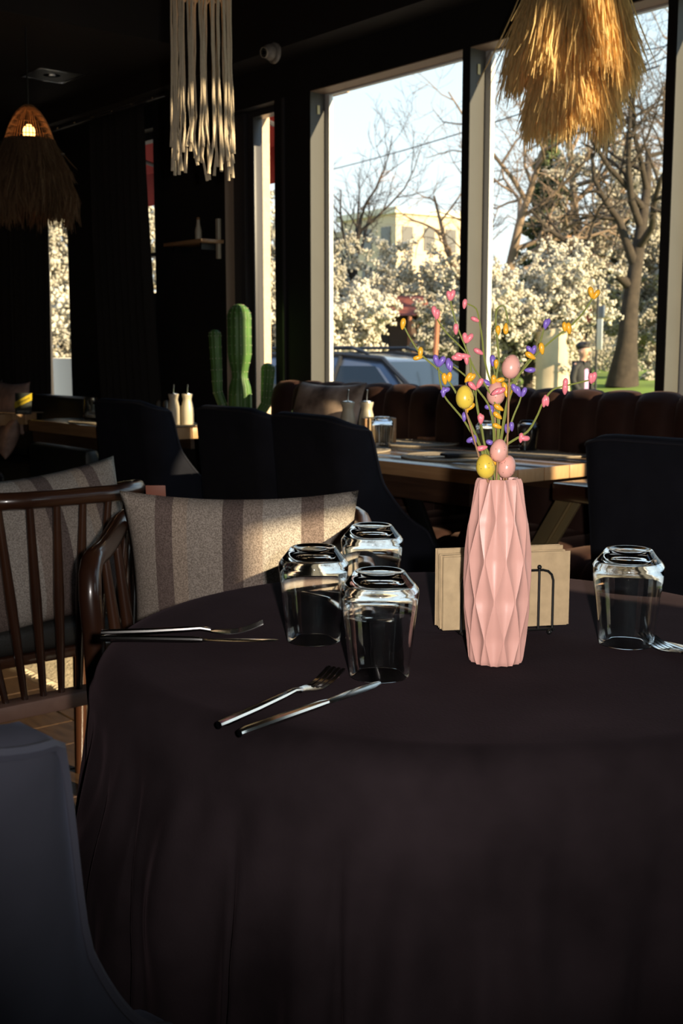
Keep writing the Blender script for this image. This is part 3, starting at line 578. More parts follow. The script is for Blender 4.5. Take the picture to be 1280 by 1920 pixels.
# ================================================================== BANQUETTE ALONG THE WINDOWS
def channel_back(w_, h0, h1, dp, lean=.05):            # one upholstered channel, rounded front and top; origin at bottom centre of its back
    P_ = []; n = 9
    prof = [(0.0, h0), (-dp, h0), (-dp * 1.0, h0 + .15), (-dp * .92, h1 - .10), (-dp * .80, h1 - .035), (-dp * .5, h1 - .004), (-.02, h1), (0.0, h1 - .02)]
    for i in range(n + 1):
        u = -1 + 2 * i / n; puff = math.sqrt(max(0, 1 - abs(u) ** 2.4)); row = []
        for (y, z) in prof:
            yy = y * (.66 + .34 * puff) if y < -.03 else y; zz = z - (.018 * (1 - puff) if z > h1 - .05 else 0); row.append((u * w_ / 2, yy, zz))
        P_.append(row)
    return B().grid(P_)
def channel_seat(w_, z0, z1, dp):
    P_ = []; n = 9
    prof = [(0, z1 - .01), (-.1, z1), (-dp + .10, z1), (-dp + .04, z1 - .015), (-dp + .008, z1 - .05), (-dp, z1 - .10), (-dp + .005, z0)]
    for i in range(n + 1):
        u = -1 + 2 * i / n; puff = math.sqrt(max(0, 1 - abs(u) ** 2.4)); row = []
        for (y, z) in prof: row.append((u * w_ / 2, y + (.03 * (1 - puff) if y < -dp + .06 else 0), z - .03 * (1 - puff) * (1 if z > z1 - .12 else 0)))
        P_.append(row)
    return B().grid(P_)
CW = .163; BX0 = -4.60; NCH = 21
bq = thing('banquette', 'long dark brown channel tufted banquette under the big windows', 'banquette', (BX0, 3.49, 0))
box('plinth', M['metal_dark'], 0, NCH * CW, -.5, 0, 0, .12, bq)
box('back_board', M['brown'], 0, NCH * CW, -.04, -.002, .12, .955, bq)
box('base', M['brown'], .0, NCH * CW, -.57, -.02, .12, .36, bq, .01)
c1 = channel_back(CW - .002, .40, .985, .13).build('back_channel', M['brown'], bq, sharp=1.2); c2 = channel_seat(CW - .002, .34, .475, .60).build('seat_channel', M['brown'], bq, sharp=1.2)
for k in range(NCH):
    for c in (c1, c2):
        o = c if k == 0 else c.copy()
        if k: COL.objects.link(o)
        o.location = ((k + .5) * CW, 0, 0)
# pillow on the banquette and pillow meshes
def pillow_bm(w_, h, t_, seed=0, n=18, sag=.02):
    rng = random.Random(seed); ph = [rng.uniform(0, 6) for _ in range(4)]; q = B()
    for s in (-1, 1):
        P_ = []
        for i in range(n + 1):
            u = -1 + 2 * i / n; row = []
            for j in range(n + 1):
                v = -1 + 2 * j / n; th = ((1 - u ** 2) ** .55) * ((1 - v ** 2) ** .55) if abs(u) < 1 and abs(v) < 1 else 0
                pin = 1 - .07 * (1 - abs(v) ** 2) * abs(u) ** 3; pin2 = 1 - .10 * (1 - abs(u) ** 2) * abs(v) ** 3
                wr_ = .004 * math.sin(5 * u + ph[0] + 3 * v) * th
                x = u * w_ / 2 * pin; z = v * h / 2 * pin2; y = s * t_ / 2 * th + wr_ + sag * (v ** 2 - .3) * .4
                row.append((x, y, z))
            P_.append(row)
        q.grid(P_)
    return q
def pillow(name, label, cat, m, w_, h, t_, loc, rotz, tilt, seed=1, roll=0.0, group=None, seam=True):
    q = pillow_bm(w_, h, t_, seed).build(name, m, None, sharp=2.5); tag(q, label, cat, group); q.location = loc; q.rotation_euler = (tilt, roll, rotz); return q
pillow('throw_pillow', 'marbled beige and brown pillow leaning on the brown banquette', 'pillow', M['pillow'], .42, .36, .13, Vector(onY(608, 790, 3.24)) + Vector((0, 0, .0)), math.radians(6), math.radians(-14), 3)

# ================================================================== WOODEN TABLES BY THE WINDOWS
TZ = .75
def long_table(name, label, x0, x1, y0, y1, thick=.045, apron=True):
    t = thing(name, label, 'table', ((x0 + x1) / 2, (y0 + y1) / 2, 0)); w_, d_ = (x1 - x0) / 2, (y1 - y0) / 2
    nb = 5; bw = 2 * d_ / nb
    for k in range(nb):
        q = B(); xa, xb, ya, yb = -w_, w_, -d_ + k * bw + .001, -d_ + (k + 1) * bw - .001
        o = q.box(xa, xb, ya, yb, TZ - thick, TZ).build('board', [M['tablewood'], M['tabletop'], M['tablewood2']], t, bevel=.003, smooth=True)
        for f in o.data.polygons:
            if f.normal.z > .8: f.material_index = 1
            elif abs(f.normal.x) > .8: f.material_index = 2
    if apron:
        box('apron', M['darkwood'], -w_ + .03, w_ - .10, -d_ + .012, -d_ + .035, TZ - .12, TZ - thick, t)
        box('apron', M['darkwood'], -w_ + .03, w_ - .10, d_ - .035, d_ - .012, TZ - .12, TZ - thick, t)
    yy = -d_ + .11                                     # crossed flat metal legs under the front part, clear of the seats behind
    for s in (-1, 1):
        for a in (-1, 1):
            x0_ = s * (w_ - .30) + a * .20; x1_ = s * (w_ - .30) - a * .20; ya = yy + a * .012; q = B()
            q.add([(x0_ - .035, ya - .01, TZ - thick), (x0_ + .035, ya - .01, TZ - thick), (x1_ + .035, ya - .01, 0), (x1_ - .035, ya - .01, 0),
                   (x0_ - .035, ya + .01, TZ - thick), (x0_ + .035, ya + .01, TZ - thick), (x1_ + .035, ya + .01, 0), (x1_ - .035, ya + .01, 0)],
                  [(0, 1, 2, 3), (7, 6, 5, 4), (0, 4, 5, 1), (1, 5, 6, 2), (2, 6, 7, 3), (3, 7, 4, 0)]); q.build('leg', M['metal_dark'], t, bevel=.002)
    return t
long_table('dining_table', 'oak window table in front of the brown banquette, sunlit at its end', -3.78, -2.46, 2.66, 3.30)
long_table('dining_table', 'oak table behind the row of navy chairs, beside the cactus', -6.05, -4.93, 2.80, 3.24, .06)
long_table('dining_table', 'oak table with the reserved sign beside the far curtains', -8.3, -6.70, 2.76, 3.16, .07)
# brass faced slanting leg and wooden rail of the next table by the right-hand navy chair
t = thing('side_table', 'wooden rail on a slanting brass faced leg beside the right navy chair', 'table', (-2.0, 2.85, 0))
o0 = Vector((-2.0, 2.85, 0))
def rel(p): return Vector(p) - o0
P0 = onY(1058, 905, 2.82); q = B().box(0, .62, -.16, .16, 0, .055).build('top_rail', M['chairwood'], t, bevel=.006); q.location = rel(P0 + Vector((0, .1, -.05)))
for nm, m, k in (('leg_plate', M['brass'], 0),):
    A1, A2, B1, B2 = onY(1052, 918, 2.82), onY(1096, 928, 2.82), onY(985, 1035, 2.82), onY(1030, 1040, 2.82)
    dv = Vector((0, .012, 0)); bb = B()
    A1, A2, B1, B2 = [rel(v) for v in (A1, A2, B1, B2)]; ext = 1.35; B1 = A1 + (B1 - A1) * ext * 1.9; B2 = A2 + (B2 - A2) * ext * 1.9
    sc_ = (-.0 - A1.z) / (B1.z - A1.z); B1 = A1 + (B1 - A1) * sc_; sc_ = (-.0 - A2.z) / (B2.z - A2.z); B2 = A2 + (B2 - A2) * sc_
    bb.add([A1, A2, B2, B1, A1 + dv, A2 + dv, B2 + dv, B1 + dv], [(0, 1, 2, 3), (7, 6, 5, 4), (0, 4, 5, 1), (1, 5, 6, 2), (2, 6, 7, 3), (3, 7, 4, 0)]).build('leg_plate', m, t, bevel=.002)
    A3 = A2 + (A1 - A2) * .33; B3 = B2 + (B1 - B2) * .33
    B().tube([A3 - dv * .3, B3 - dv * .3], .006, 6).build('leg_edge', M['brass'], t)

# ------------------------------------------------------------------ tumblers
def tumbler_mesh(s=1.0):
    P_ = [(.0317, .0007), (.0321, .0001), (.0327, .0001), (.0331, .0007), (.0345, .014), (.0362, .030), (.0398, .062), (.0428, .088), (.0436, .0955), (.0431, .0990), (.0405, .1030), (.0350, .1095), (.0300, .1160), (.0282, .1182), (.0262, .1190), (.0235, .1184), (.0205, .1172), (.0100, .1166), (.0004, .1165),
          (.0004, .1080), (.012, .1077), (.024, .1062), (.0330, .1025), (.0385, .0965), (.0410, .0880), (.0384, .062), (.0348, .030), (.0331, .014)]
    q = B(); q.lathe([(r * s, z * s) for r, z in P_], 56, closed=True); return q
tum = tumbler_mesh().build('tumbler', M['glass'], None, sharp=.62, fixn=True)
T0 = .762
def tumbler(x, y, z, lab, first=[True], scale=1.0, upright=False, pos=None, group=None):
    p = onz(x, y, z) if pos is None else pos
    if first[0]: o = tum; first[0] = False
    else: o = tum.copy(); COL.objects.link(o)
    tag(o, lab, 'glass', group); o.location = (p.x, p.y, z + .0005); o.scale = (scale,) * 3
    if upright: o.rotation_euler = (PI, 0, 0); o.location.z += .119 * scale
    return o
tumbler(711, 1267, T0, 'upturned tumbler beside the fork tips, in front of the other two glasses')
tumbler(588, 1201, T0, 'upturned tumbler in front of the striped cushion, left of the cluster')
tumbler(697, 1141, T0, 'upturned tumbler at the back of the cluster near the sunlit cushion corner')
tumbler(1173, 1207, T0, 'upturned tumbler standing alone with fork tines touching it, by the right navy chair')

# ================================================================== NEAR ROUND TABLE AND CLOTH
TC = LD(.155, 1.46); TR = .462
t = thing('round_table', 'round pedestal table hidden under the black cloth', 'table', (TC.x, TC.y, 0))
B().lathe([(TR - .025, .722), (TR - .02, .728), (TR - .02, .748), (TR - .025, .754)], 64).build('table_top', M['darkwood'], t)
B().lathe([(.05, .03), (.05, .722)], 24).build('pedestal', M['metal_dark'], t); B().lathe([(.26, 0), (.26, .02), (.06, .035)], 32).build('foot', M['metal_dark'], t)
def cloth():
    n, rows = 720, []
    rng = random.Random(4); view = math.atan2(-TC.y, -TC.x)      # direction from table to the camera
    def ang(lat, d): v = LD(lat, d) - TC; return math.atan2(v.y, v.x)
    pleats = []                                                   # (angle, width, depth)
    for lat, d in ((-.30, 1.30), (-.285, 1.20), (-.245, 1.13), (-.12, 1.04), (.0, 1.02)): pleats.append((ang(lat, d), .012, .030))
    for k in range(14): pleats.append((view + PI + rng.uniform(-2.0, 2.0), .05, .02))
    broad = [(view + rng.uniform(-1.5, 1.5), rng.uniform(.05, .13), rng.uniform(.006, .016)) for _ in range(16)]
    for lat, d, w_, dp_ in ((-.20, 1.09, .05, .016), (-.10, 1.03, .045, .020), (-.03, 1.01, .035, .016), (.05, 1.0, .05, .022), (.12, 1.0, .03, .014), (.18, 1.0, .04, .022), (.26, 1.01, .035, .018), (.33, 1.03, .05, .020), (.42, 1.08, .05, .018)): broad.append((ang(lat, d), w_, dp_))
    ph = [rng.uniform(0, 6.28) for _ in range(8)]
    rs = [0.0005, .1, .2, .3, .38, .42]
    for r in rs: rows.append([(TC.x + r * math.cos(2 * PI * k / n), TC.y + r * math.sin(2 * PI * k / n), .7605 + .0006 * math.sin(9 * 2 * PI * k / n + r * 30)) for k in range(n)])
    R0 = TR + .004; rc = .045
    for j in range(1, 10):
        a = j / 10 * PI / 2; rows.append([(TC.x + (R0 - rc + rc * math.sin(a)) * math.cos(2 * PI * k / n), TC.y + (R0 - rc + rc * math.sin(a)) * math.sin(2 * PI * k / n), .7605 - rc + rc * math.cos(a)) for k in range(n)])
    for j in range(0, 46):
        u = j / 45; z = .7155 - u * .645; row = []
        g1 = sstep(0, .45, u)
        for k in range(n):
            A = 2 * PI * k / n; r = R0 + .004 + .045 * u
            r += (.010 * math.sin(7 * A + ph[0]) + .008 * math.sin(13 * A + ph[1] + u * 1.2) + .004 * math.sin(29 * A + ph[2] - u * 2)) * g1
            r += .003 * math.sin(31 * A + ph[3]) * math.sin(u * 9 + 5 * A) * sstep(0, .1, u) + .002 * math.sin(57 * A + ph[4] + 14 * u) * sstep(0, .08, u) * (1 - u)
            for (pa_, pw, pd) in broad:
                da = (A - pa_ - .10 * (u - .5) * math.sin(pa_ * 9) + PI) % (2 * PI) - PI
                if abs(da) < 3 * pw: r += pd * math.exp(-(da / pw) ** 2) * sstep(.03, .30, u) * (.8 + .4 * math.sin(5 * u + pa_ * 7))
            for (pa_, pw, pd) in pleats:
                da = (A - pa_ - .05 * u + PI) % (2 * PI) - PI
                if abs(da) < 4 * pw: r += (-pd * math.exp(-(da / (pw * .7)) ** 2) + .35 * pd * math.exp(-((da - 2 * pw) / pw) ** 2)) * sstep(.05, .5, u)
            row.append((TC.x + r * math.cos(A), TC.y + r * math.sin(A), z))
        rows.append(row)
    o = Vector((TC.x, TC.y, 0)); rows = [[(p[0] - o.x, p[1] - o.y, p[2]) for p in r] for r in rows]
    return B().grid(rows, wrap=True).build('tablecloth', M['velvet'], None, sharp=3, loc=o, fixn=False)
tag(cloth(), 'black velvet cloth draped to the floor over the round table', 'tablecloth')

# ------------------------------------------------------------------ vase
VB = onz(929, 1238, T0); VH = .2145
def vase():
    t = thing('vase', 'pink ribbed ceramic vase with a zigzag diamond relief', 'vase', (VB.x, VB.y, T0))
    N, L = 20, 84; D = 2 * PI / N
    prof = [(0, .0318), (.04, .0325), (.15, .0352), (.30, .0384), (.45, .0392), (.60, .0384), (.75, .0352), (.88, .0300), (1, .0262)]
    def R(u):
        for (a, ra), (b_, rb) in zip(prof[:-1], prof[1:]):
            if u <= b_: k = (u - a) / (b_ - a); return ra + (rb - ra) * k
        return prof[-1][1]
    rows = []
    for j in range(L + 1):
        u = j / L; row = []; ph = u * 4.6 + .35; tr = 2 * abs(ph % 2 - 1) - 1                  # triangle wave -1..1
        tr = math.copysign(min(abs(tr) * 1.12, 1), tr) * .84
        rr = R(u); edge = min(1, j / 1.5, (L - j) / 1.5) * .0015 - .0015
        for i in range(N):
            th = i * D + (-1) ** i * tr * D / 2; th2 = (i + 1) * D + (-1) ** (i + 1) * tr * D / 2; gap = (th2 - th) / D
            row.append((th, rr + edge)); dpt = .0026 * gap ** 1.3 + .0002
            row.append((th * .75 + th2 * .25, rr - dpt * .62 + edge)); row.append(((th + th2) / 2, rr - dpt + edge)); row.append((th * .25 + th2 * .75, rr - dpt * .62 + edge))
        rows.append([(r * math.cos(a + .2), r * math.sin(a + .2), u * VH) for a, r in row])
    inner = [[(x * .90, y * .90, z) for x, y, z in rows[-1]], [(x * .88, y * .88, VH - .01) for x, y, z in rows[-1]], [(x * 1.0, y * 1.0, VH * .5) for x, y, z in rows[-1]], [(x * .8, y * .8, .012) for x, y, z in rows[-1]]]
    bot = [[(x * .01, y * .01, z) for x, y, z in rows[0]]]
    B().grid(bot + rows + inner, wrap=True).build('vase_body', M['pink'], t, sharp=1.0)
vase()

# ------------------------------------------------------------------ sprigs and eggs in the vase (pixels give a direction, the vase axis gives the distance)
DV = VB.dot(FW) ; NECK = VB + Vector((0, 0, VH))
def K(cx, cy): return 720 + cx / 3.048, 520 + cy / 3.048
def bud_mesh():
    q = B(); q.ell((0, 0, .0058), .0030, .0030, .0062, 10, 7, egg=-.25); return q
buds = {k: bud_mesh().build('bud', M[k]) for k in ('bud_pink', 'bud_yellow', 'bud_purple')}; used_b = {k: False for k in buds}
def sprig(label, path, bl, color, dz, seed):
    rr = random.Random(seed); base = NECK + Vector((rr.uniform(-.008, .008), rr.uniform(-.008, .008), -.05)); t = thing('sprig', label, 'sprig', base, 0, 'artificial sprigs in the pink vase')
    top = min(y for x, y in path)
    def P3(x, y): f = max(0, min(1, (1130 - y) / 1000)); return dep(*K(x, y), DV + dz * f ** 1.2)
    pts = [P3(*p) for p in path]; ext = [pts[-1].lerp(base, .5) + Vector((0, 0, .0)), base]
    pts = [Vector(p) for p in pts] + ext
    sm = []                                              # Catmull-Rom
    for i in range(len(pts) - 1):
        p0, p1, p2, p3 = pts[max(i - 1, 0)], pts[i], pts[i + 1], pts[min(i + 2, len(pts) - 1)]
        for s in range(4):
            u = s / 4; sm.append(.5 * ((2 * p1) + (p2 - p0) * u + (2 * p0 - 5 * p1 + 4 * p2 - p3) * u * u + (3 * p1 - p0 - 3 * p2 + p3) * u ** 3))
    sm.append(pts[-1]); n = len(sm)
    st = B().tube([p - base for p in sm], [.0009 + .0008 * i / n for i in range(n)], 6).build('stem', M['stem'], t)
    for (bx, by) in bl:
        w_ = P3(bx, by); j = min(range(n), key=lambda i: (sm[i] - w_).length); att = sm[j]
        d = (w_ - att); d = d if d.length > .004 else Vector((rr.uniform(-.3, .3), rr.uniform(-.3, .3), 1)) * .004
        dirn = (d.normalized() + Vector((0, 0, .55)) * (1 if by < 1100 else 0)).normalized()
        if color == 'bud_yellow' and (bx, by) == (695, 292): dirn = Vector((0, 0, -1))
        k = color
        if not used_b[k]: o = buds[k]; used_b[k] = True
        else: o = buds[k].copy(); COL.objects.link(o)
        o.parent = t; o.location = w_ - base - dirn * .006; o.rotation_mode = 'QUATERNION'; o.rotation_quaternion = dirn.to_track_quat('Z', 'Y'); s = rr.uniform(.92, 1.15); o.scale = (s, s, s)
YB_, PK, PU = 'bud_yellow', 'bud_pink', 'bud_purple'
SPR = [
 ('sprig of amber buds arching out past the parked car', [(105, 265), (150, 350), (210, 440), (300, 520), (380, 610), (440, 720), (500, 850), (560, 1000)], [(107, 268), (207, 430), (190, 460), (345, 583), (372, 570)], YB_, -.02),
 ('pink budded sprig leaning over the yellow egg, topped by a double bud', [(297, 230), (350, 310), (430, 390), (480, 450), (520, 530), (580, 620), (640, 740), (650, 900), (640, 1050)], [(288, 200), (302, 215)], PK, .015),
 ('upright pink budded sprig in front of the mullion, taller than its neighbours', [(378, 125), (390, 190), (420, 290), (465, 400), (490, 480), (500, 600), (525, 700), (545, 820), (580, 1000)], [(370, 103), (388, 104), (410, 297), (462, 347), (486, 350), (415, 462), (440, 450), (462, 450), (470, 470)], PK, .0),
 ('pink budded sprig with a tip bent sideways at the window frame', [(475, 152), (525, 180), (545, 260), (560, 350), (570, 450), (590, 540), (620, 640), (650, 760), (655, 900), (640, 1060)], [(460, 150), (518, 240), (540, 425)], PK, .03),
 ('amber budded sprig whose tip loops over and hangs down', [(705, 265), (700, 210), (683, 165), (655, 170), (640, 205), (638, 270), (650, 400), (655, 480), (640, 580), (655, 700), (655, 880), (640, 1060)], [(650, 303), (695, 292), (640, 495), (625, 590), (660, 587)], YB_, .02),
 ('purple budded sprig drooping out below the amber one', [(308, 500), (320, 600), (345, 680), (400, 750), (450, 810), (500, 890), (545, 960), (590, 1060)], [(298, 477), (325, 485), (338, 655), (350, 645), (457, 795), (500, 925), (514, 928)], PU, -.035),
 ('purple budded sprig passing behind the yellow egg', [(375, 502), (410, 520), (470, 570), (540, 650), (600, 740), (625, 880), (630, 1060)], [(366, 495), (378, 510), (482, 593)], PU, .02),
 ('purple budded sprig rising behind the topmost pink egg', [(915, 285), (905, 320), (890, 370), (850, 440), (800, 510), (760, 580), (720, 680), (690, 800), (670, 920), (650, 1060)], [(922, 270), (932, 262), (832, 412), (855, 415), (832, 530)], PU, .02),
 ('long amber budded sprig reaching up towards the walking person', [(1192, 115), (1130, 210), (1060, 280), (970, 350), (880, 430), (800, 520), (740, 600), (700, 720), (670, 900), (650, 1060)], [(1183, 90), (1212, 98), (1030, 280), (1055, 294), (900, 410), (838, 450)], YB_, -.01),
 ('pink budded sprig curving low out over the window table', [(1185, 585), (1120, 600), (1030, 622), (960, 645), (910, 710), (870, 800), (820, 880), (740, 930), (690, 970), (660, 1060)], [(1182, 578), (1198, 572), (1035, 605), (1033, 640), (915, 712), (928, 706), (782, 915), (798, 920)], PK, -.05),
 ('short purple budded sprig between the eggs and the window table', [(782, 680), (770, 720), (740, 790), (710, 880), (680, 960), (650, 1070)], [(766, 655), (798, 655), (745, 637), (700, 862), (728, 850)], PU, -.02),
 ('purple budded sprig standing behind the middle pink egg', [(622, 500), (632, 560), (638, 650), (620, 760), (630, 900), (640, 1060)], [(620, 480), (588, 603), (602, 742), (614, 770), (610, 945)], PU, .035),
 ('pink budded sprig with double buds above the vase neck', [(524, 630), (525, 700), (535, 770), (555, 850), (575, 960), (620, 1060)], [(505, 622), (545, 608), (556, 810), (548, 806), (560, 975), (670, 826), (640, 655), (665, 650)], PK, -.04),
 ('amber budded sprig close against the pink egg stick', [(708, 650), (700, 730), (690, 800), (670, 900), (655, 1060)], [(692, 630), (698, 655), (718, 650), (480, 575), (502, 573), (470, 745), (490, 742), (655, 745), (648, 790), (645, 850), (628, 1055)], YB_, .0),
]
for i, (lab, pth, bl, colr, dz) in enumerate(SPR):
    if i == 13: bl = [q for q in bl if 560 < q[0]]
    if i == 12: bl = bl[:5] + [(640, 655), (665, 650)]
    if i == 0: bl = bl + [(480, 575), (502, 573), (470, 745), (490, 742)]
    sprig(lab, pth, bl, colr, dz, 100 + i)
def egg(label, cx, cy, r, m, dz, tilt, seed):
    rr = random.Random(seed); c = dep(*K(cx, cy), DV + dz); pxm = F / c.dot(FW); rx = r / 3.048 / pxm
    base = NECK + Vector((rr.uniform(-.006, .006), rr.uniform(-.006, .006), -.06)); t = thing('egg_pick', label, 'egg', base, 0, 'decorative eggs on sticks')
    R_ = Matrix.Rotation(math.radians(tilt), 3, FW)
    B().ell(c - base, rx, rx, rx * 1.32, 28, 18, R_, egg=.10).build('egg', m, t, sharp=3)
    low = c + R_ @ Vector((0, 0, -rx * 1.25)); mid = low.lerp(base, .5) + Vector((0, 0, .004))
    B().tube([low - base, mid - base, (0, 0, 0)], .0011, 6).build('stick', M['stick'], t)
    sp = B()
    for k in range(9):
        v = Vector((rr.gauss(0, 1), rr.gauss(0, 1), rr.gauss(0, 1))).normalized(); v = v if v.dot(FW) < 0 else -v
        sp.ell(c - base + R_ @ Vector((v.x * rx * (1 - .1 * v.z), v.y * rx * (1 - .1 * v.z), v.z * rx * 1.32)), .00045, .00045, .0005, 6, 4)
    sp.build('speckles', M['speck'], t)
egg('yellow speckled egg raised beside the mullion', 460, 685, 51, M['egg_yellow'], -.03, -3, 1); egg('pink speckled egg highest of the eggs, against the blossom', 725, 510, 52, M['egg_pink'], -.02, 8, 2); egg('pink speckled egg half hidden behind pink buds', 638, 663, 52, M['egg_pink'], .012, 4, 3)
egg('pink speckled egg balanced above the two eggs on the vase rim', 655, 990, 51, M['egg_pink'], -.012, 6, 4); egg('yellow speckled egg resting on the vase rim', 578, 1080, 54, M['egg_yellow'], -.018, -8, 5); egg('pink speckled egg resting on the vase rim', 700, 1082, 51, M['egg_pink'], -.006, 14, 6)

# ------------------------------------------------------------------ napkin holder
fl_, fr_, bl_ = onz(829, 1196, T0), onz(1064, 1184, T0), onz(797, 1186, T0)
ax = (fr_ - fl_); ax.z = 0; NW = ax.length; ax.normalize(); nrm = Vector((-ax.y, ax.x, 0)); NR = math.atan2(ax.y, ax.x); NC = (fl_ + fr_) / 2
t = thing('napkin_holder', 'black wire napkin holder behind the pink vase', 'napkin holder', (NC.x, NC.y, T0), NR)
hw_ = .061; hz = .083; dd = .040
def loop(y): 
    pts = [(-hw_, y, .006)] + [(-hw_, y, hz - .014)] + [(-hw_ + .014 * (1 - math.cos(a)), y, hz - .014 + .014 * math.sin(a)) for a in (.5, 1.0, 1.57)] + [(hw_ - .014 + .014 * math.sin(a), y, hz - .014 + .014 * math.cos(a)) for a in (0, .5, 1.0, 1.57)] + [(hw_, y, .006)]
    return pts
for y in (-.004, dd): B().tube(loop(y), .0017, 8).build('wire_loop', M['wire'], t)
for x in (-hw_, hw_): B().tube([(x, -.010, .006), (x, dd + .006, .006)], .0017, 8).build('base_rail', M['wire'], t)
for y in (-.004, dd): B().tube([(-hw_ - .002, y, .006), (hw_ + .002, y, .006)], .0017, 8).build('cross_wire', M['wire'], t)
B().tube([(.042, -.004, .006), (.042, -.004, hz + .004)], .0017, 8).build('press_rod', M['wire'], t); B().ell((.042, -.004, hz + .004), .003, .003, .003).build('rod_knob', M['wire'], t)
for x in (-hw_ + .006, hw_ - .006):
    for y in (-.010, dd + .005): B().ell((x, y, .003), .0032, .0032, .0032, 10, 8).build('foot', M['wire'], t)
rr = random.Random(3); nn = 17
for k in range(nn):
    y = .000 + (dd - .006) * k / (nn - 1); ww = NW / 2 + rr.uniform(-.002, .001); hh = .094 + rr.uniform(-.002, .002) + (.006 if k > 12 else 0); sk = rr.uniform(-.0025, .0025); nz_ = 6
    q = B(); P_ = []
    for i in range(nz_ + 1):
        x = -ww + 2 * ww * i / nz_ + sk; bow = .0006 * math.sin(i * 1.1 + k); P_.append([(x, y + bow, .009 + rr.uniform(0, .001)), (x, y + bow + .0009, .009), (x, y + bow + .0008, .009 + hh), (x, y + bow, .009 + hh + rr.uniform(-.0004, .0004))])
    q.grid(P_, wrap=True); q.add(P_[0], [(3, 2, 1, 0)]); q.add(P_[-1], [(0, 1, 2, 3)])
    o = q.build('paper_napkin', M['kraft'], None, sharp=.5, loc=(NC.x, NC.y, T0), rotz=NR); tag(o, 'folded kraft paper napkin standing in the wire holder behind the vase', 'napkin', 'kraft napkins in the near holder')

# ------------------------------------------------------------------ cutlery
def fork_mesh():
    t = B(); L = .205
    # handle: rounded bar; neck curves, head with four tines, curved up at tips
    t.tube([(0, 0, .0045), (.01, 0, .0045), (.06, 0, .005), (.105, 0, .0065), (.125, 0, .0075), (.138, 0, .005)], [.0038, .0044, .0042, .0038, .0030, .0028], 10)
    def zc(x): u = (x - .138) / .067; return .004 - .002 * math.sin(min(1, u) * PI) + .020 * max(0, u - .35) ** 1.7
    rows = []
    for x, w_ in ((.134, .003), (.140, .006), (.148, .0105), (.158, .0118), (.164, .0118)): rows.append([(x, -w_, zc(x) + .0006), (x, 0, zc(x) - .0004), (x, w_, zc(x) + .0006), (x, w_, zc(x) - .001), (x, 0, zc(x) - .002), (x, -w_, zc(x) - .001)])
    t.grid(rows, wrap=True)
    for k in range(4):
        y = -.0095 + k * .00633; rows = []
        for i in range(8):
            x = .163 + .042 * i / 7; w_ = .0022 if i < 6 else .0016; rows.append([(x, y - w_, zc(x) + .0007), (x, y + w_, zc(x) + .0007), (x, y + w_, zc(x) - .0009), (x, y - w_, zc(x) - .0009)])
        t.grid(rows, wrap=True); t.add(rows[-1], [(0, 1, 2, 3)])
    return t
def knife_mesh():
    t = B(); t.tube([(0, 0, .0042), (.008, 0, .0045), (.06, 0, .0045), (.115, 0, .0042), (.128, 0, .004)], [.0036, .0046, .0044, .0040, .0030], 10)
    rows = []
    for x, a, c, th in ((.124, -.003, .003, .0022), (.135, -.006, .007, .0014), (.165, -.007, .009, .0012), (.20, -.006, .009, .0010), (.216, -.002, .008, .0007), (.222, .004, .006, .0004)):
        rows.append([(x, a, .0038), (x, (a + c) / 2, .0038 + th), (x, c, .0038), (x, (a + c) / 2, .0038 - th)])
    t.grid(rows, wrap=True); t.add(rows[-1], [(0, 1, 2, 3)]); return t
fk = fork_mesh().build('fork', M['steel'], None, sharp=.6); kn = knife_mesh().build('knife', M['steel'], None, sharp=.6); fu, ku = [False], [False]
def lay(src, flag, pa_, pb2, lab, cat, z=T0, tilt=0.0):
    if not flag[0]: o = src; flag[0] = True
    else: o = src.copy(); COL.objects.link(o)
    a = onz(*pa_, z); c = onz(*pb2, z); o.location = (a.x, a.y, z); o.rotation_euler = (0, -tilt, math.atan2(c.y - a.y, c.x - a.x)); tag(o, lab, cat); return o
lay(fk, fu, (190, 1193), (490, 1186), 'steel fork lying by the table edge near the striped armchairs', 'fork'); lay(kn, ku, (189, 1203), (512, 1207), 'steel knife lying by the table edge near the striped armchairs', 'knife')
lay(fk, fu, (410, 1368), (655, 1264), 'steel fork with its tines against the front tumbler', 'fork'); lay(kn, ku, (449, 1383), (703, 1291), 'steel knife pointing at the base of the front tumbler', 'knife')
p0 = onz(1212, 1207, T0); p1 = onz(1290, 1234, T0); dv = (p1 - p0).normalized(); o = fk.copy(); COL.objects.link(o); o.location = p0 + dv * .2; o.location.z = T0; o.rotation_euler = (0, 0, math.atan2(-dv.y, -dv.x)); tag(o, 'steel fork whose tines touch the lone tumbler', 'fork')
o = kn.copy(); COL.objects.link(o); p0 = onz(1262, 1212, T0); o.location = p0 + dv * .21; o.location.z = T0; o.rotation_euler = (0, 0, math.atan2(-dv.y, -dv.x)); tag(o, 'steel knife lying just behind the fork beside the lone tumbler', 'knife')
lay(kn, ku, (560, 1098), (640, 1136), 'steel knife seen through the tumblers on the far side of the cloth', 'knife'); lay(fk, fu, (600, 1092), (690, 1128), 'steel fork seen through the tumblers on the far side of the cloth', 'fork')

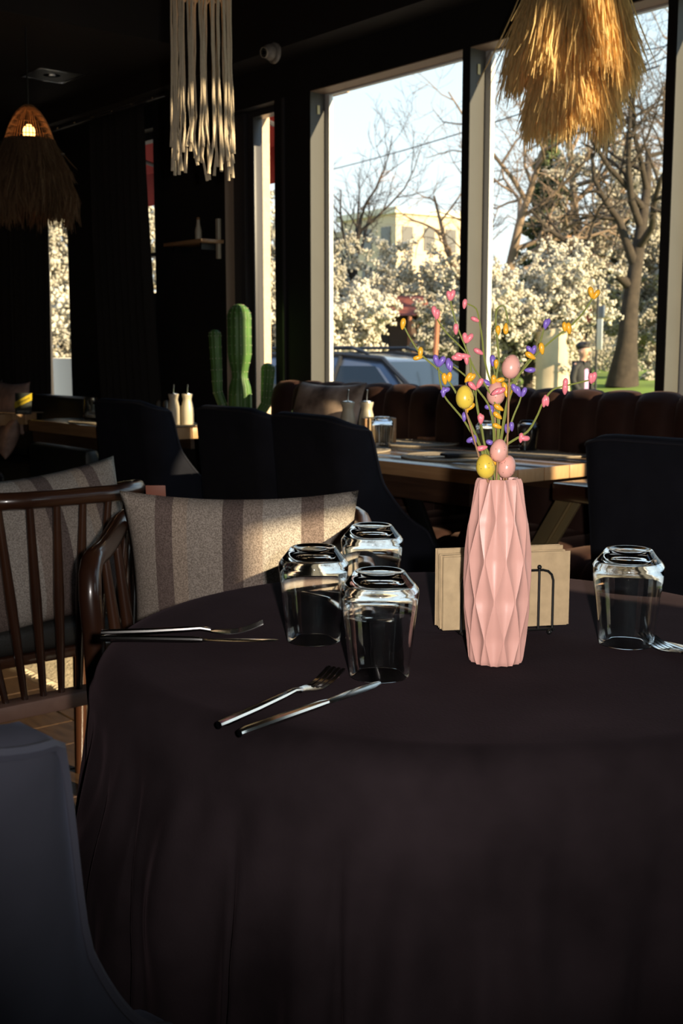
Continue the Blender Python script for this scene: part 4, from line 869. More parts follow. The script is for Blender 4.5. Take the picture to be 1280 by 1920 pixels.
# ================================================================== NAVY CHAIRS
def navy_chair(label, loc, rotz):
    t = thing('wing_chair', label, 'chair', loc, rotz, 'navy velvet wing chairs')
    W, yb, rc, yf = .245, -.27, .06, .065                       # half width, back, corner radius, front of the wings
    path = []
    for k in range(25): path.append((-W, yf - (yf - (yb + rc)) * k / 24))
    for k in range(1, 12): a = PI + PI / 2 * k / 12; path.append((-W + rc + rc * math.cos(a), yb + rc + rc * math.sin(a)))
    half = path; n = len(half); path = half + [(x, yb) for x in np.linspace(-W + rc, W - rc, 12)] + [(-x, y) for x, y in reversed(half)]
    rows, top = [], []
    N = len(path); th = .05; ZB = .30
    for i, (x, y) in enumerate(path):
        p = Vector((x, y, 0)); a = Vector(path[max(i - 1, 0)] + (0,)) if False else Vector((path[max(i - 1, 0)][0], path[max(i - 1, 0)][1], 0)); c = Vector((path[min(i + 1, N - 1)][0], path[min(i + 1, N - 1)][1], 0))
        tn = (c - a).normalized(); nout = Vector((-tn.y, tn.x, 0)); nout = nout if nout.dot(p - Vector((0, .0, 0))) > 0 else -nout
        yp = y - yb; tt = max(0, min(1, (yp - .06) / .27)); h = .570 + .255 * (1 - tt) ** 1.7 + .093 * (1 - sstep(.05, .12, yp))
        h -= .030 * max(0, (abs(x) - (W - .085)) / .085) ** 2
        endf = sstep(0, .06, yf - y); h -= .05 * (1 - endf) ** 2
        def pt(z, off):
            fl = .040 * max(0, (z - .35) / .57) ** 1.1; return p + nout * (fl + off) + Vector((0, 0, z))
        zs = [ZB + (h - .02 - ZB) * q for q in (0, .2, .4, .6, .75, .88, 1)]
        row = [pt(z, 0) for z in zs] + [pt(h - .007, -.006), pt(h, -th * .5), pt(h - .007, -th + .006)] + [pt(z, -th) for z in reversed(zs)]
        rows.append(row); top.append(pt(h - .013, -.001))
    q = B().grid(rows, wrap=True); q.add(rows[0], [tuple(range(len(rows[0])))]); q.add(rows[-1], [tuple(reversed(range(len(rows[0]))))]); q.build('shell', M['navy'], t, sharp=1.1)
    B().tube(top, .0045, 6).build('piping', M['navy_pipe'], t)
    B().box(-W + .05, W - .05, yb + .05, .11, .36, .50).build('seat', M['hound'], t, bevel=.03, seg=3)
    box('seat_frame', M['navy'], -W + .04, W - .04, yb + .04, .18, .29, .36, t, .01)
    for sx in (-1, 1):
        for sy in (-.2, .14): B().tube([(sx * .22, sy, .30), (sx * .25, sy * 1.15, 0)], [.018, .012], 10).build('leg', M['metal_dark'], t)
    return t
c0 = navy_chair('navy velvet wing chair tucked in beside the bottles on the window table', (0, 0, 0), 0)
def put(o, px, py, psi):
    p = onz(px, py, .915); r = math.radians(psi); q = Matrix.Rotation(r, 3, 'Z') @ Vector((-.285, -.305, 0)); o.location = (p.x - q.x, p.y - q.y, 0); o.rotation_euler = (0, 0, r)
put(c0, 492, 770, -9)
put(dup(c0, None, None, 'navy velvet wing chair with the cactus rising right behind its back'), 350, 758, -3)
put(dup(c0, None, None, 'navy velvet wing chair between the cream bottles and the upright glass'), 162, 746, 0)
put(dup(c0, None, None, 'navy velvet wing chair standing behind the lone upturned tumbler'), 1068, 811, 0)
dup(c0, (-5.95, 2.42, 0), 0, 'navy velvet wing chair mostly out of view past the striped cushion of the spindle armchair')
pn = LD(-.4055, .984); dup(c0, (pn.x, pn.y, 0), math.atan2(FW.y, FW.x) - PI / 2 - math.radians(13), 'navy velvet wing chair drawn up against the black tablecloth')

# ================================================================== SPINDLE ARMCHAIRS
def armchair(label, loc, rotz):
    t = thing('spindle_armchair', label, 'armchair', loc, rotz, 'spindle back armchairs')
    W, yb, rc, yf, zb, za = .235, -.24, .15, .14, .80, .765
    half = [(-W + .0, yf - (yf - (yb + rc)) * k / 5) for k in range(6)] + [(-W + rc + rc * math.cos(PI + PI / 2 * k / 7), yb + rc + rc * math.sin(PI + PI / 2 * k / 7)) for k in range(1, 8)]
    pl_ = half + [(x, yb) for x in np.linspace(-W + rc, W - rc, 6)[1:-1]] + [(-x, y) for x, y in reversed(half)]
    def zz(y): return za + (zb - za) * (1 - sstep(-.2, .1, y))
    R_ = [(x, y, zz(y)) for x, y in pl_]
    def endc(s): return [(s * (W - .004), yf + .045, za - .115), (s * (W - .002), yf + .052, za - .060), (s * W, yf + .040, za - .022), (s * W, yf + .022, za - .004)]
    pts = endc(-1) + R_ + list(reversed(endc(1))); 
    legl = [(-.20, yf + .01, 0), (-.215, yf + .02, .3), (-.228, yf + .033, .52)]; legr = [(-x, y, z) for x, y, z in reversed(legl)]
    B().tube(pts, [.0195] * len(pts), 14).build('bent_rail', M['chairwood'], t)
    for s, l in ((-1, legl), (1, [(-x, y, z) for x, y, z in legl])): B().tube(l + [(s * (W - .004), yf + .045, za - .113)], [.014, .019, .02, .0195], 12).build('front_leg', M['chairwood'], t)
    for s in (-1, 1): B().tube([(s * .17, yb + .11, .42), (s * .21, yb - .03, 0)], [.02, .013], 10).build('rear_leg', M['chairwood'], t)
    q = B().box(-.19, .19, yb + .0, yb + .055, .315, .35).build('lower_bar', M['barwood'], t, bevel=.004)
    for k in range(8):                                   # spindles fan out from the lower bar to the rail
        u = (k - 3.5) / 3.5; top_i = u * (W - .01); xb_ = u * .155
        yt = yb if abs(top_i) < W - rc else yb + rc - math.sqrt(max(0, rc * rc - (abs(top_i) - (W - rc)) ** 2))
        m_p = ((xb_ + top_i) / 2, (yb + .028 + yt) / 2 + .002, .57); B().tube([(xb_, yb + .028, .345), m_p, (top_i, yt, zz(yt) - .005)], [.0075, .0125, .008], 10).build('spindle', M['chairwood'], t)
    for s in (-1, 1):
        for j, y in enumerate((-.06, .05)): B().tube([(s * .19, y, .40), (s * .215, y + .005, .58), (s * W, y + .01, zz(y) - .005)], [.008, .012, .008], 10).build('arm_spindle', M['chairwood'], t)
    box('seat_frame', M['chairwood'], -.225, .225, yb + .075, .19, .412, .438, t, .006)
    B().box(-.215, .215, yb + .07, .19, .438, .502).build('seat_cushion', M['leather'], t, bevel=.022, seg=4)
    return t
def cushion(label, chair_loc, rotz, w_, h, seed, roll=0.0, lean=-14, tagx=None, ofs=(0, 0)):
    Rm = Matrix.Rotation(rotz, 3, 'Z'); p = Vector(chair_loc) + Rm @ Vector((ofs[0], -.105 + ofs[1], .500 + h / 2 - .02))
    q = pillow_bm(w_, h, .15, seed, 26).build('striped_cushion', M['stripe'], None, sharp=2.5); tag(q, label, 'cushion', 'striped chair cushions'); q.location = p; q.rotation_euler = (math.radians(lean), roll, rotz)
    if tagx is not None: box('leather_tag', M['tag'], tagx - .019, tagx + .019, -.008, -.005, h / 2 - .035, h / 2 + .006, q, .001)
    return q
la = (-2.60, 1.185, 0); ra = math.radians(90)
A0 = armchair('dark walnut spindle armchair seen from behind, its lower bar in view', la, ra); cushion('grey brown striped cushion behind the spindles of the armchair seen from behind', la, ra, .46, .375, 5, math.radians(-5))
lbv = LD(-.195, 2.135); lb = (lbv.x, lbv.y, 0); rb = math.atan2(-FW.y, -FW.x) - PI / 2
dup(A0, lb, rb, 'dark walnut spindle armchair facing the black tablecloth'); cushion('striped cushion with a tan leather tab, its corner in full sun', lb, rb, .455, .385, 9, math.radians(0), lean=-12, tagx=.16)
lc = (-4.75, 1.62, 0); dup(A0, lc, math.radians(-20), 'dark walnut spindle armchair far off past the back of the navy chairs')

# ================================================================== THINGS ON THE WINDOW TABLES
def placemat(x, y, lab, r=.185, pos=None):
    p = onz(x, y, TZ) if pos is None else pos; t = thing('placemat', lab, 'placemat', (p.x, p.y, TZ), 0, 'round woven placemats')
    B().lathe([(.0005, .0055), (r - .018, .0055), (r - .018, .0002), (.0005, .0002)], 48).build('weave', M['mat_'], t); B().lathe([(r - .018, .0002), (r, .0008), (r + .002, .004), (r, .0068), (r - .018, .0065)], 48, closed=True).build('rim', M['mat_rim'], t)
    bb = B()
    for k in range(7): rr_ = .03 + k * .02; bb.lathe([(rr_ - .004, .0054), (rr_, .0068), (rr_ + .004, .0054)], 40, closed=True)
    bb.build('coil', M['mat_rim'], t)
placemat(775, 832, 'round woven placemat against the banquette, under the tan pouch'); placemat(850, 858, 'round woven placemat near the table edge under the black napkin'); placemat(1022, 851, 'round woven placemat at the sunlit table end, beyond the pink vase'); placemat(640, 845, 'round woven placemat half hidden behind the navy chair, next to the kraft napkins')
placemat(195, 792, 'round woven placemat beside the upright glass'); placemat(80, 772, 'round woven placemat beside the reserved sign', .15)
def pouch(xa, ya, xb, yb2, lab, m, dark=True):
    a, c = onz(xa, ya, TZ), onz(xb, yb2, TZ); d = c - a; L = d.length; t = thing('cutlery_pouch', lab, 'pouch', (a.x, a.y, TZ + .008), math.atan2(d.y, d.x), 'cutlery pouches on placemats')
    B().box(0, L, -.035, .035, 0, .014).build('sleeve', m, t, bevel=.006, seg=3); box('knife_blade', M['steel'], L - .005, L + .07, -.012, .006, .004, .0065, t); box('fork_end', M['steel'], L - .005, L + .06, .012, .022, .004, .007, t)
pouch(853, 826, 790, 829, 'tan cutlery pouch lying on the placemat by the banquette', M['pouch']); pouch(905, 860, 830, 862, 'black cutlery napkin on the placemat at the table edge', M['blackcloth']); pouch(1033, 842, 975, 842, 'tan cutlery pouch behind the tumbler at the sunlit end of the table', M['pouch']); pouch(640, 838, 688, 838, 'brown cutlery pouch beside the kraft napkins on the window table', M['pouch'])
pouch(168, 788, 195, 792, 'black cutlery napkin by the upright glass', M['blackcloth']); pouch(118, 767, 62, 769, 'tan cutlery pouch on the placemat by the reserved sign', M['pouch'])
GB = 'upturned tumblers on the window tables'
tumbler(716, 838, TZ, 'upturned tumbler in front of the kraft napkins on the window table', group=GB); tumbler(912, 850, TZ, 'upturned tumbler behind the sprig stems on the window table', group=GB); tumbler(989, 847, TZ, 'upturned tumbler on the placemat at the sunlit end of the window table', group=GB); tumbler(563, 812, TZ, 'upturned tumbler with only its base showing above a navy chair back', group=GB)
tumbler(172, 788, TZ, 'upright empty tumbler next to a navy chair back', upright=True, scale=1.05); tumbler(306, 794, TZ, 'upright tumbler beside the cream bottles', upright=True, scale=1.0); tumbler(42, 769, TZ, 'upturned tumbler behind the reserved sign')
def bottle(x, y, lab, h=.155, pos=None):
    p = onz(x, y, TZ) if pos is None else pos; t = thing('oil_bottle', lab, 'bottle', (p.x, p.y, TZ), 0, 'cream oil bottles'); s = h / .155
    B().lathe([(r * s, z * s) for r, z in ((.012, 0), (.030, 0), (.032, .004), (.0325, .05), (.031, .080), (.026, .105), (.022, .120), (.022, .128), (.026, .143), (.0275, .150), (.026, .152), (.012, .152))], 32).build('body', M['cream'], t, sharp=.9)
    B().lathe([(.006, .150 * s), (.024 * s, .150 * s), (.023 * s, .155 * s), (.006, .158 * s)], 24).build('stopper', M['chrome'], t); B().tube([(0, 0, .155 * s), (.001, 0, .175 * s), (.005, 0, .20 * s)], .0035, 8).build('spout', M['chrome'], t)
bottle(326, 798.5, 'cream oil bottle nearer the upright glass on the tray'); bottle(352, 798.5, 'cream oil bottle standing on the tray next to the dark wall')
p = (onz(326, 798.5, TZ) + onz(352, 798.5, TZ)) / 2; t = thing('tray', 'small pale tray under the pair of cream bottles', 'tray', (p.x + .02, p.y, TZ)); 
for o in [q for q in COL.objects if q.name.startswith('oil_bottle')]: o.location.z = TZ + .009
B().lathe([(.10, 0), (.115, .004), (.12, .012), (.114, .012), (.10, .008)], 36).build('dish', M['cream'], t); 
for o in [q for q in COL.objects if q.name.startswith('oil_bottle')]: o.location.z = TZ + .0085
p = p + FW * .06; tag(box('sugar_box', M['kraft'], -.02, .02, -.02, .02, 0, .09, None, .002, loc=(p.x, p.y, TZ + .0085)), 'small kraft box behind the pair of cream bottles', 'box')
bottle(652, 826, 'oil bottle half behind the navy chair, beside the marbled pillow', .165); bottle(687, 826, 'oil bottle between the chair and the kraft napkins on the window table', .165)
p = onz(712, 833, TZ); t = thing('napkin_holder', 'wooden sided napkin holder on the window table', 'napkin holder', (p.x - .03, p.y + .02, TZ), NR)
box('side', M['tablewood'], -.065, -.053, -.035, .035, 0, .105, t, .002); box('side', M['tablewood'], .053, .065, -.035, .035, 0, .105, t, .002); box('base', M['wire'], -.053, .053, -.035, .035, 0, .006, t)
for k in range(9):
    x = -.046 + k * .0115; o = B().box(-.004, .004, -.045, .045, 0, .10).build('paper_napkin', M['kraft'], None, bevel=.0015, seg=1, loc=Vector((p.x - .03, p.y + .02, TZ + .0065)) + Matrix.Rotation(NR, 3, 'Z') @ Vector((x, 0, 0)), rotz=NR); tag(o, 'kraft paper napkin in the wooden holder on the window table', 'napkin', 'kraft napkins in the far holder')
# reserved sign
p = onz(44, 777, TZ); t = thing('reserved_sign', 'dark RESERVED table card with a slanting yellow band', 'sign', (p.x, p.y, TZ), math.atan2(RT.y, RT.x))
q = B().box(-.048, .048, -.004, .004, 0, .128).build('card', M['sign'], t, bevel=.001); q.rotation_euler = (math.radians(-8), 0, 0)
band = B().add([(-.052, -.0055, .035), (.052, -.0055, .085), (.052, -.0055, .128), (-.052, -.0055, .072), (-.052, -.0045, .035), (.052, -.0045, .085), (.052, -.0045, .128), (-.052, -.0045, .072)], [(0, 1, 2, 3), (7, 6, 5, 4), (0, 4, 5, 1), (1, 5, 6, 2), (2, 6, 7, 3), (3, 7, 4, 0)]).build('yellow_band', M['sign_y'], q, smooth=False)
tx = text_mesh('lettering', 'RESERVED', .019, M['sign_w'], q); tx.location = (0, -.0045, .016); tx.rotation_euler = (PI / 2, 0, 0); tx.scale = (.9, 1, 1)
tx = text_mesh('band_lettering', 'Schweppes', .022, M['sign_b'], q, .25); tx.location = (.0, -.006, .081); tx.rotation_euler = (PI / 2, -math.radians(27), 0); tx.scale = (.85, 1, 1)
# far left bench with pillows and low bench back
t = thing('bench', 'dark leather bench along the far windows', 'bench', (-6.9, 3.1, 0)); box('seat', M['benchleather'], -1.6, .76, -.12, .14, .12, .46, t, .03); box('backrest', M['benchleather'], -1.6, .76, .08, .18, .46, .86, t, .03); box('plinth', M['metal_dark'], -1.55, .72, -.08, .12, 0, .12, t)
t = thing('low_bench', 'low dark leather bench in front of the table with the cream bottles', 'bench', (-5.55, 2.42, 0)); box('seat', M['benchleather'], -.0, .62, -.18, .22, .18, .46, t, .03); box('backrest', M['benchleather'], -.0, .62, .14, .22, .46, .665, t, .025)
for x in (.05, .57):
    for y in (-.14, .18): B().tube([(x, y, .18), (x, y, 0)], .018, 8).build('leg', M['metal_dark'], t)
pillow('throw_pillow', 'blush patterned pillow on the far bench behind the reserved sign', 'pillow', M['pillow2'], .34, .34, .12, onY(20, 765, 3.12) , math.radians(10), math.radians(-10), 4)
pillow('throw_pillow', 'pale blush pillow low on the far bench under the reserved sign table', 'pillow', M['pillow2'], .30, .26, .12, Vector((onY(30, 812, 3.05).x, 3.0, .60)), math.radians(-20), math.radians(-18), 6)
bottle(5, 768, 'cream oil bottle at the far left beside the reserved sign', .15)

# ================================================================== CACTUS
def cactus():
    p = onY(450, 760, 3.374); t = thing('cactus', 'tall ribbed green cactus with side arms in the corner by the banquette', 'cactus', (p.x, p.y, 0))
    def col(name, pts, rad, ribs=13):
        q = B(); n = ribs * 4; rows = []; spn = B(); P_ = [Vector(v) for v in pts]
        L = len(P_)
        for i, c in enumerate(P_):
            tn = (P_[min(i + 1, L - 1)] - P_[max(i - 1, 0)]).normalized(); u = Vector((1, 0, 0)); u = (u - tn * u.dot(tn)).normalized(); v = tn.cross(u); row = []
            for k in range(n):
                a = 2 * PI * k / n; rr_ = rad[i] * (1 + .13 * abs(math.cos(a * ribs / 2)) ** .8 - .09); row.append(c + (u * math.cos(a) + v * math.sin(a)) * rr_)
                if k % 4 == 0 and i % 2 == 1 and rad[i] > .02:
                    w_ = c + (u * math.cos(a) + v * math.sin(a)) * rr_ * 1.0; spn.ell(w_, .0028, .0028, .0028, 5, 3)
            rows.append(row)
        q.grid(rows, wrap=True); q.add(rows[-1], [tuple(range(n))]); o = q.build(name, M['cactus'], t, sharp=2); spn.build('spines', M['spine'], o)['kind'] = 'stuff'; return o
    def seg(z0, z1, r, k=14, lastr=None): return None
    zs = np.linspace(.42, .985, 16); pts = [(0, 0, z) for z in zs]; rad = [.056 - .016 * sstep(.93, .985, z) for z in zs]
    zs2 = np.linspace(1.0, 1.285, 14); pts += [(0, 0, z) for z in zs2]; rad += [.038 + .020 * sstep(1.0, 1.12, z) for z in zs2]
    for k in range(1, 9): a = PI / 2 * k / 8; pts.append((0, 0, 1.285 + .072 * math.sin(a))); rad.append(.058 * math.cos(a) + .001)
    col('stem', pts, rad)
    def arm(side, reach, z0, z1, z2, r):
        pp = []; rr_ = []
        base = Vector((0, 0, 0)); dirv = RT * side
        for k in range(8): u = k / 7; pp.append(dirv * (.03 + reach * u) + Vector((0, 0, z0 + (z1 - z0) * u))); rr_.append(r * .78)
        for k in range(1, 11): u = k / 10; pp.append(dirv * (.03 + reach * (1 + .12 * u)) + Vector((0, 0, z1 + (z2 - z1) * u))); rr_.append(r * (.8 + .25 * u))
        for k in range(1, 7): a = PI / 2 * k / 6; pp.append(dirv * (.03 + reach * 1.12) + Vector((0, 0, z2 + r * 1.05 * math.sin(a)))); rr_.append(r * 1.05 * math.cos(a) + .001)
        col('side_arm', pp, rr_, 10)
    arm(-1, .082, .70, .92, 1.20, .030); arm(1, .10, .70, .86, 1.03, .034)
    B().lathe([(.085, 0), (.10, .02), (.108, .38), (.115, .40), (.115, .44), (.106, .44), (.102, .40)], 36).build('pot', M['pot'], t); B().lathe([(.001, .41), (.104, .41), (.104, .38), (.001, .38)], 30).build('soil', M['soil'], t)
cactus()

# ================================================================== PENDANT LAMPS
def fringe(rng, n, prof, z0, z1, lenj, w_=.0045, curl=.03, rad_jit=.012):
    # shaggy ribbons hanging along a profile radius(u), u 0 at top .. 1 at bottom
    a = rng.uniform(0, 2 * PI, n); us = rng.uniform(0, .55, n) * (rng.uniform(0, 1, n) > .35); S = 6
    ue = 1 + rng.normal(size=n) * lenj + .07 * np.sin(a * 5 + 1) + .05 * np.sin(a * 11) - .25 * (rng.uniform(0, 1, n) > .8) * rng.uniform(0, 1, n)
    V = np.zeros((n, S + 1, 2, 3)); dr = rng.normal(size=n) * rad_jit + .010 * np.sin(a * 9 + 2) + .006 * np.sin(a * 23); tw = rng.normal(size=n) * curl; ang2 = rng.normal(size=n) * .16 + .08 * np.sin(a * 7)
    out = np.abs(rng.normal(size=n)) * .022 * (rng.uniform(0, 1, n) > .6); phi = a + rng.normal(size=n) * .7
    for s in range(S + 1):
        f_ = s / S; u = us + (ue - us) * f_; r = np.interp(u, [p_[0] for p_ in prof], [p_[1] for p_ in prof]) + dr * f_ + out * f_ ** 2; aa = a + ang2 * f_ + tw * np.sin(s * 1.7 + a * 3) * f_
        z = z0 + (z1 - z0) * u; c = np.stack([r * np.cos(aa), r * np.sin(aa), z], 1); t_ = np.stack([-np.sin(phi + s * .25), np.cos(phi + s * .25), 0 * a], 1) * w_ / 2 * (1 if s < S else .35)
        V[:, s, 0] = c - t_; V[:, s, 1] = c + t_
    V = V.reshape(-1, 3); idx = np.arange(n)[:, None] * (2 * (S + 1)); f = []
    for s in range(S): f.append(np.stack([idx[:, 0] + 2 * s, idx[:, 0] + 2 * s + 1, idx[:, 0] + 2 * s + 3, idx[:, 0] + 2 * s + 2], 1))
    return V, np.concatenate(f)
def dome(prof, n=26, m_r=.0022):
    q = B()
    for k in range(n): a = 2 * PI * k / n; q.tube([(r * math.cos(a), r * math.sin(a), z) for r, z in prof], m_r, 4, cap=False)
    for r, z in prof: q.tube([(r * math.cos(2 * PI * k / 40), r * math.sin(2 * PI * k / 40), z) for k in range(41)], m_r, 4, cap=False)
    return q
def raffia_lamp(label, p, tiers, m, zc, power, seed, dom, bz, colr=(1, .45, .15)):
    t = thing('raffia_pendant_lamp', label, 'lamp', p, 0, 'raffia pendant lamps'); rng = np.random.default_rng(seed)
    for (n, prof, z0, z1, lj) in tiers: V, Fq = fringe(rng, n, prof, z0, z1, lj); o = mesh_np('fringe', V, Fq, M[m], t); o['kind'] = 'stuff'
    dome(dom, 44, .0019).build('frame', M['wicker'], t); B().tube([(0, 0, dom[0][1]), (0, 0, zc - p[2])], .004, 6).build('cable', M['cable'], t); B().ell((0, 0, bz), .028, .028, .036).build('bulb', M['bulb'], t)
    l = bpy.data.lights.new('bulb_light', 'POINT'); l.energy = power; l.color = colr; l.shadow_soft_size = .045; lo = bpy.data.objects.new('bulb_light', l); link(lo, t); lo.location = (0, 0, bz); return t
# right: over the window table; origin at its lower edge
pr = dep(1068, 268, 3.62)
raffia_lamp('big two tiered raffia pendant lamp hanging in the sun over the window table', pr, [
    (4200, [(0, .080), (.35, .125), (1, .168), (1.3, .176)], .62, .185, .05), (2600, [(0, .07), (.5, .098), (1, .112), (1.3, .115)], .36, .045, .07), (1500, [(0, .02), (1, .09), (1.3, .105)], .72, .50, .1)], 'raffia', CEIL, 6.0, 3, [(.03, .72), (.075, .66), (.098, .55), (.115, .45)], .47)
pl_ = dep(60, 405, 5.6)
raffia_lamp('small dim raffia pendant lamp with a glowing wicker top beside the curtains', pl_, [
    (3200, [(0, .115), (.4, .165), (.8, .19), (1, .165), (1.3, .16)], .345, .0, .06), (1200, [(0, .11), (1, .17), (1.3, .18)], .345, .18, .08)], 'raffia_dark', 2.60, .6, 5, [(.02, .50), (.040, .485), (.055, .47), (.072, .445), (.085, .42), (.098, .39), (.108, .36), (.115, .33)], .38)
# macrame lamp
pm = dep(381, 335, 3.05); t = thing('macrame_pendant_lamp', 'cream macrame pendant lamp of long hanging cords', 'lamp', pm, 0)
rm = .0715; rng = random.Random(8); zt = .485
for k in range(46):
    a = 2 * PI * k / 46 + rng.uniform(-.03, .03); r1 = rm + rng.uniform(-.006, .004); zb_ = rng.choice((0.0, .008, .025, .045, .06)) + rng.uniform(0, .018); g = round(k / 3) * 3 * 2 * PI / 46
    pts = []; rd = []
    for i in range(9):
        u = i / 8; aa = a + (g - a) * .55 * math.sin(u * PI) + rng.uniform(-.02, .02) * (u > .1) + (.10 * rng.uniform(-1, 1) if u > .85 else 0); z = zt + (zb_ - zt) * u; r = r1 + .006 * u * u + rng.uniform(-.002, .002); pts.append((r * math.cos(aa), r * math.sin(aa), z)); rd.append(.0027)
    rd[-1] = .0046; rd[-2] = .0025; B().tube(pts, rd, 6).build('cord', M['cord'], t)
q = B()
for k in range(46):
    a = 2 * PI * k / 46
    for s in (-1, 1):
        q.tube([((rm + .002) * math.cos(a + s * 2 * PI / 46 * math.sin(j / 8 * PI * 3.2)), (rm + .002) * math.sin(a + s * 2 * PI / 46 * math.sin(j / 8 * PI * 3.2)), zt - .04 + .11 * j / 8) for j in range(9)], .0022, 5, cap=False)
q.build('knotted_band', M['cord'], t)
for z in (.485, .585): B().tube([(rm * math.cos(2 * PI * k / 40), rm * math.sin(2 * PI * k / 40), z) for k in range(41)], .004, 6).build('ring', M['wicker'], t)
B().tube([(0, 0, .585), (0, 0, CEIL - pm.z)], .004, 6).build('cable', M['cable'], t)
for k in range(3): a = k * 2.1; B().tube([(rm * math.cos(a), rm * math.sin(a), .585), (0, 0, .62)], .002, 5).build('spoke', M['wicker'], t)
B().ell((0, 0, .545), .025, .025, .034).build('bulb', M['bulb'], t); l = bpy.data.lights.new('bulb_light', 'POINT'); l.energy = .5; l.color = (1, .5, .2); l.shadow_soft_size = .02; lo = bpy.data.objects.new('bulb_light', l); link(lo, t); lo.location = (0, 0, .545)

# ================================================================== CURTAINS, SHELF, CEILING FITTINGS
def curtain(name, label, xs_top, xs_bot, z0, z1, Y, seed, folds=9, flare=None):
    t = thing(name, label, 'curtain', (0, Y, 0)); rg = random.Random(seed); ph = rg.uniform(0, 6); rows = []; n = folds * 10
    for j in range(25):
        u = j / 24; z = z1 + (z0 - z1) * u; k = u ** 1.6 if flare is None else flare(u); xa = xs_top[0] + (xs_bot[0] - xs_top[0]) * k; xb_ = xs_top[1] + (xs_bot[1] - xs_top[1]) * k
        rows.append([(xa + (xb_ - xa) * i / n, .035 * math.sin(2 * PI * folds * i / n + ph + .4 * math.sin(3 * u)) * (.6 + .4 * u), z) for i in range(n + 1)])
    o = B().grid(rows).build('fabric', M['curtain'], t, sharp=3); o.modifiers.new('th', 'SOLIDIFY').thickness = .003; return t
cz = 2.455
curtain('curtain', 'tall dark curtain beside the dark wall with the shelf', (onY(162, 300, 3.38).x, onY(262, 300, 3.38).x), (onY(190, 700, 3.38).x, onY(298, 700, 3.38).x), .05, cz, 3.40, 1, 8, lambda u: max(0, (u - .12)) ** 1.3 * 1.4)
curtain('curtain', 'dark curtain between the light slit and the white planter window', (onY(14, 300, 3.38).x, onY(84, 300, 3.38).x), (onY(15, 700, 3.38).x, onY(84, 700, 3.38).x), .05, cz, 3.40, 2, 6)
curtain('curtain', 'dark curtain at the far left of the light slit', (onY(-110, 300, 3.38).x, onY(8, 300, 3.38).x), (onY(-110, 700, 3.38).x, onY(22, 700, 3.38).x), .05, cz, 3.445, 3, 8, lambda u: min(1, u * 1.15))
a, c = onY(-120, 240, 3.38).x, onY(305, 240, 3.38).x; t = thing('curtain_rail', 'dark curtain rail under the ceiling above the far windows', 'curtain rail', (0, 3.40, 0)); B().tube([(a, 0, cz + .02), (c, 0, cz + .02)], .010, 8).build('rod', M['frame_dark'], t)
for k in range(14): x = a + (c - a) * (k + .5) / 14; B().tube([(x + .014 * math.cos(b_), .014 * math.sin(b_), cz + .02) for b_ in np.linspace(0, 2 * PI, 13)], .0025, 5).build('ring', M['chrome'], t)
for x in (a + .3, (a + c) / 2, c - .1): B().tube([(x, 0, cz + .02), (x, 0, 2.49)], .006, 6).build('bracket', M['frame_dark'], t)
# shelf on the dark wall with a bottle, and a pale strip standing in for a sun patch
s0, s1 = onY(330, 458, WY - .06), onY(402, 455, WY - .06); t = thing('wall_shelf', 'small dark wooden shelf on the dark wall', 'shelf', ((s0.x + s1.x) / 2, WY, s0.z)); hw_ = (s1.x - s0.x) / 2
box('board', M['tablewood'], -hw_, hw_, -.14, -.001, -.018, 0, t, .002)
for s in (-1, 1): box('bracket', M['metal_dark'], s * hw_ * .7 - .008, s * hw_ * .7 + .008, -.11, -.001, -.05, -.018, t)
pb3 = onY(372, 455, WY - .06); t = thing('shelf_bottle', 'slim pale bottle on the small wall shelf', 'bottle', (pb3.x, WY - .06, s0.z)); B().lathe([(.016, 0), (.018, .003), (.018, .055), (.010, .085), (.008, .105), (.0085, .11)], 20).build('body', M['cream'], t); B().lathe([(.009, .11), (.0095, .122), (.004, .124)], 16).build('cap', M['wicker'], t)
ps, pe = onY(404, 410, WY - .02), onY(409, 485, WY - .02); tag(box('sun_patch_strip', M['cream'], -.012, .012, -.02, -.001, 0, ps.z - pe.z, None, .002, loc=((ps.x + pe.x) / 2, WY, pe.z)), 'narrow pale vertical strip imitating a sun patch on the dark wall next to the shelf', 'strip')
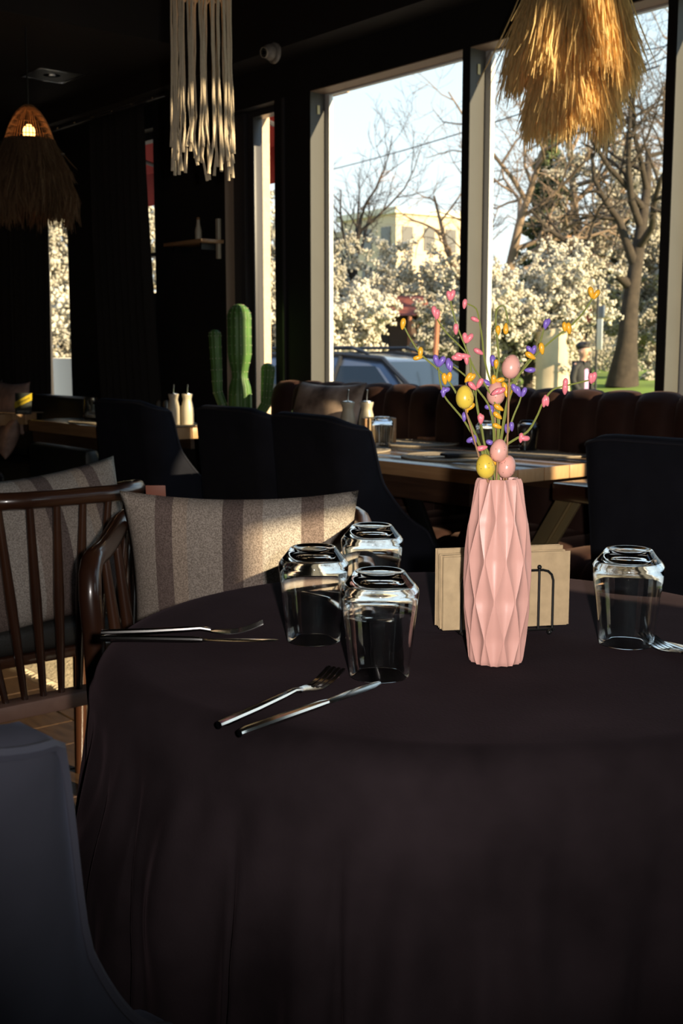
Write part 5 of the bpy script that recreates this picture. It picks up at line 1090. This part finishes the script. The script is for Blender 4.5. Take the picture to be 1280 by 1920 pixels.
# dome camera on the bulkhead
pc = onY(516, 100, 3.33); t = thing('security_camera', 'small dome security camera on the dark bulkhead', 'camera', (pc.x, 3.329, pc.z)); t.rotation_euler = (math.radians(90), 0, 0)
B().lathe([(.046, 0), (.046, .012), (.040, .018)], 32).build('base', M['camwhite'], t); dv = Vector((.35, -.30, .75)).normalized()
B().ell((0, 0, .03), .036, .036, .036, 24, 14).build('eyeball', M['camwhite'], t); tr_ = Vector((.12, -.22, 1)).normalized(); q = B().lathe([(.001, .0), (.019, .0), (.021, .004), (.001, .004)], 24).build('lens', M['camlens'], t); q.location = Vector((0, 0, .03)) + tr_ * .034; q.rotation_mode = 'QUATERNION'; q.rotation_quaternion = tr_.to_track_quat('Z', 'Y')
q2 = B()
for k in range(8): q2.ell((.013 * math.cos(k * PI / 4), .013 * math.sin(k * PI / 4), .0045), .0018, .0018, .001, 6, 4)
q2.build('leds', M['cord'], q); B().lathe([(.0205, .0), (.023, .0), (.023, .006), (.0205, .006)], 24, closed=True).build('lens_ring', M['cream'], t).matrix_local = Matrix.Translation(Vector((0, 0, .03)) + tr_ * .034) @ tr_.to_track_quat('Z', 'Y').to_matrix().to_4x4()
# square ceiling fittings
def sqlight(x, y, z, lab, s=.09):
    p = onz(x, y, z); t = thing('ceiling_light', lab, 'ceiling light', (p.x, p.y, z), 0, 'unlit square recessed ceiling lights')
    for x0, x1, y0, y1 in ((-s, s, -s, -s + .012), (-s, s, s - .012, s), (-s, -s + .012, -s + .012, s - .012), (s - .012, s, -s + .012, s - .012)): box('rim', M['chrome'], x0, x1, y0, y1, -.008, -.0005, t)
    box('recess', M['metal_dark'], -s + .012, s - .012, -s + .012, s - .012, -.004, -.0005, t); B().lathe([(.001, -.006), (.04, -.006), (.045, -.0045), (.001, -.0045)], 20).build('spot', M['camlens'], t)
sqlight(97, 140, 2.60, 'square recessed light above the raffia lamp with the glowing top', .13); sqlight(95, 233, 2.60, 'square recessed light behind the top of the small raffia lamp', .10); sqlight(8, 241, 2.60, 'square recessed light cut off beyond the small raffia lamp', .10)
# rug
r1, r2 = onz(-60, 1206, 0), onz(135, 1300, 0); ax = (r2 - r1).normalized(); rz = math.atan2(ax.y, ax.x); t = thing('rug', 'beige textured rug in the sun behind the spindle armchairs', 'rug', ((r1.x + r2.x) / 2, (r1.y + r2.y) / 2, .0035), rz); s = 1 if Vector((-ax.y, ax.x, 0)).dot(FW) > 0 else -1
box('pile', M['rug'], -.9, .75, min(0, s * 1.0), max(0, s * 1.0), 0, .009, t, .002)
q = B(); rr = random.Random(2)
for k in range(150): x = -.9 + 1.65 * k / 150; q.tube([(x, 0, .006), (x + rr.uniform(-.01, .01), -s * rr.uniform(.015, .03), .002)], .0022, 4)
q.build('fringe', M['rug'], t)['kind'] = 'stuff'
bpy.context.view_layer.update()
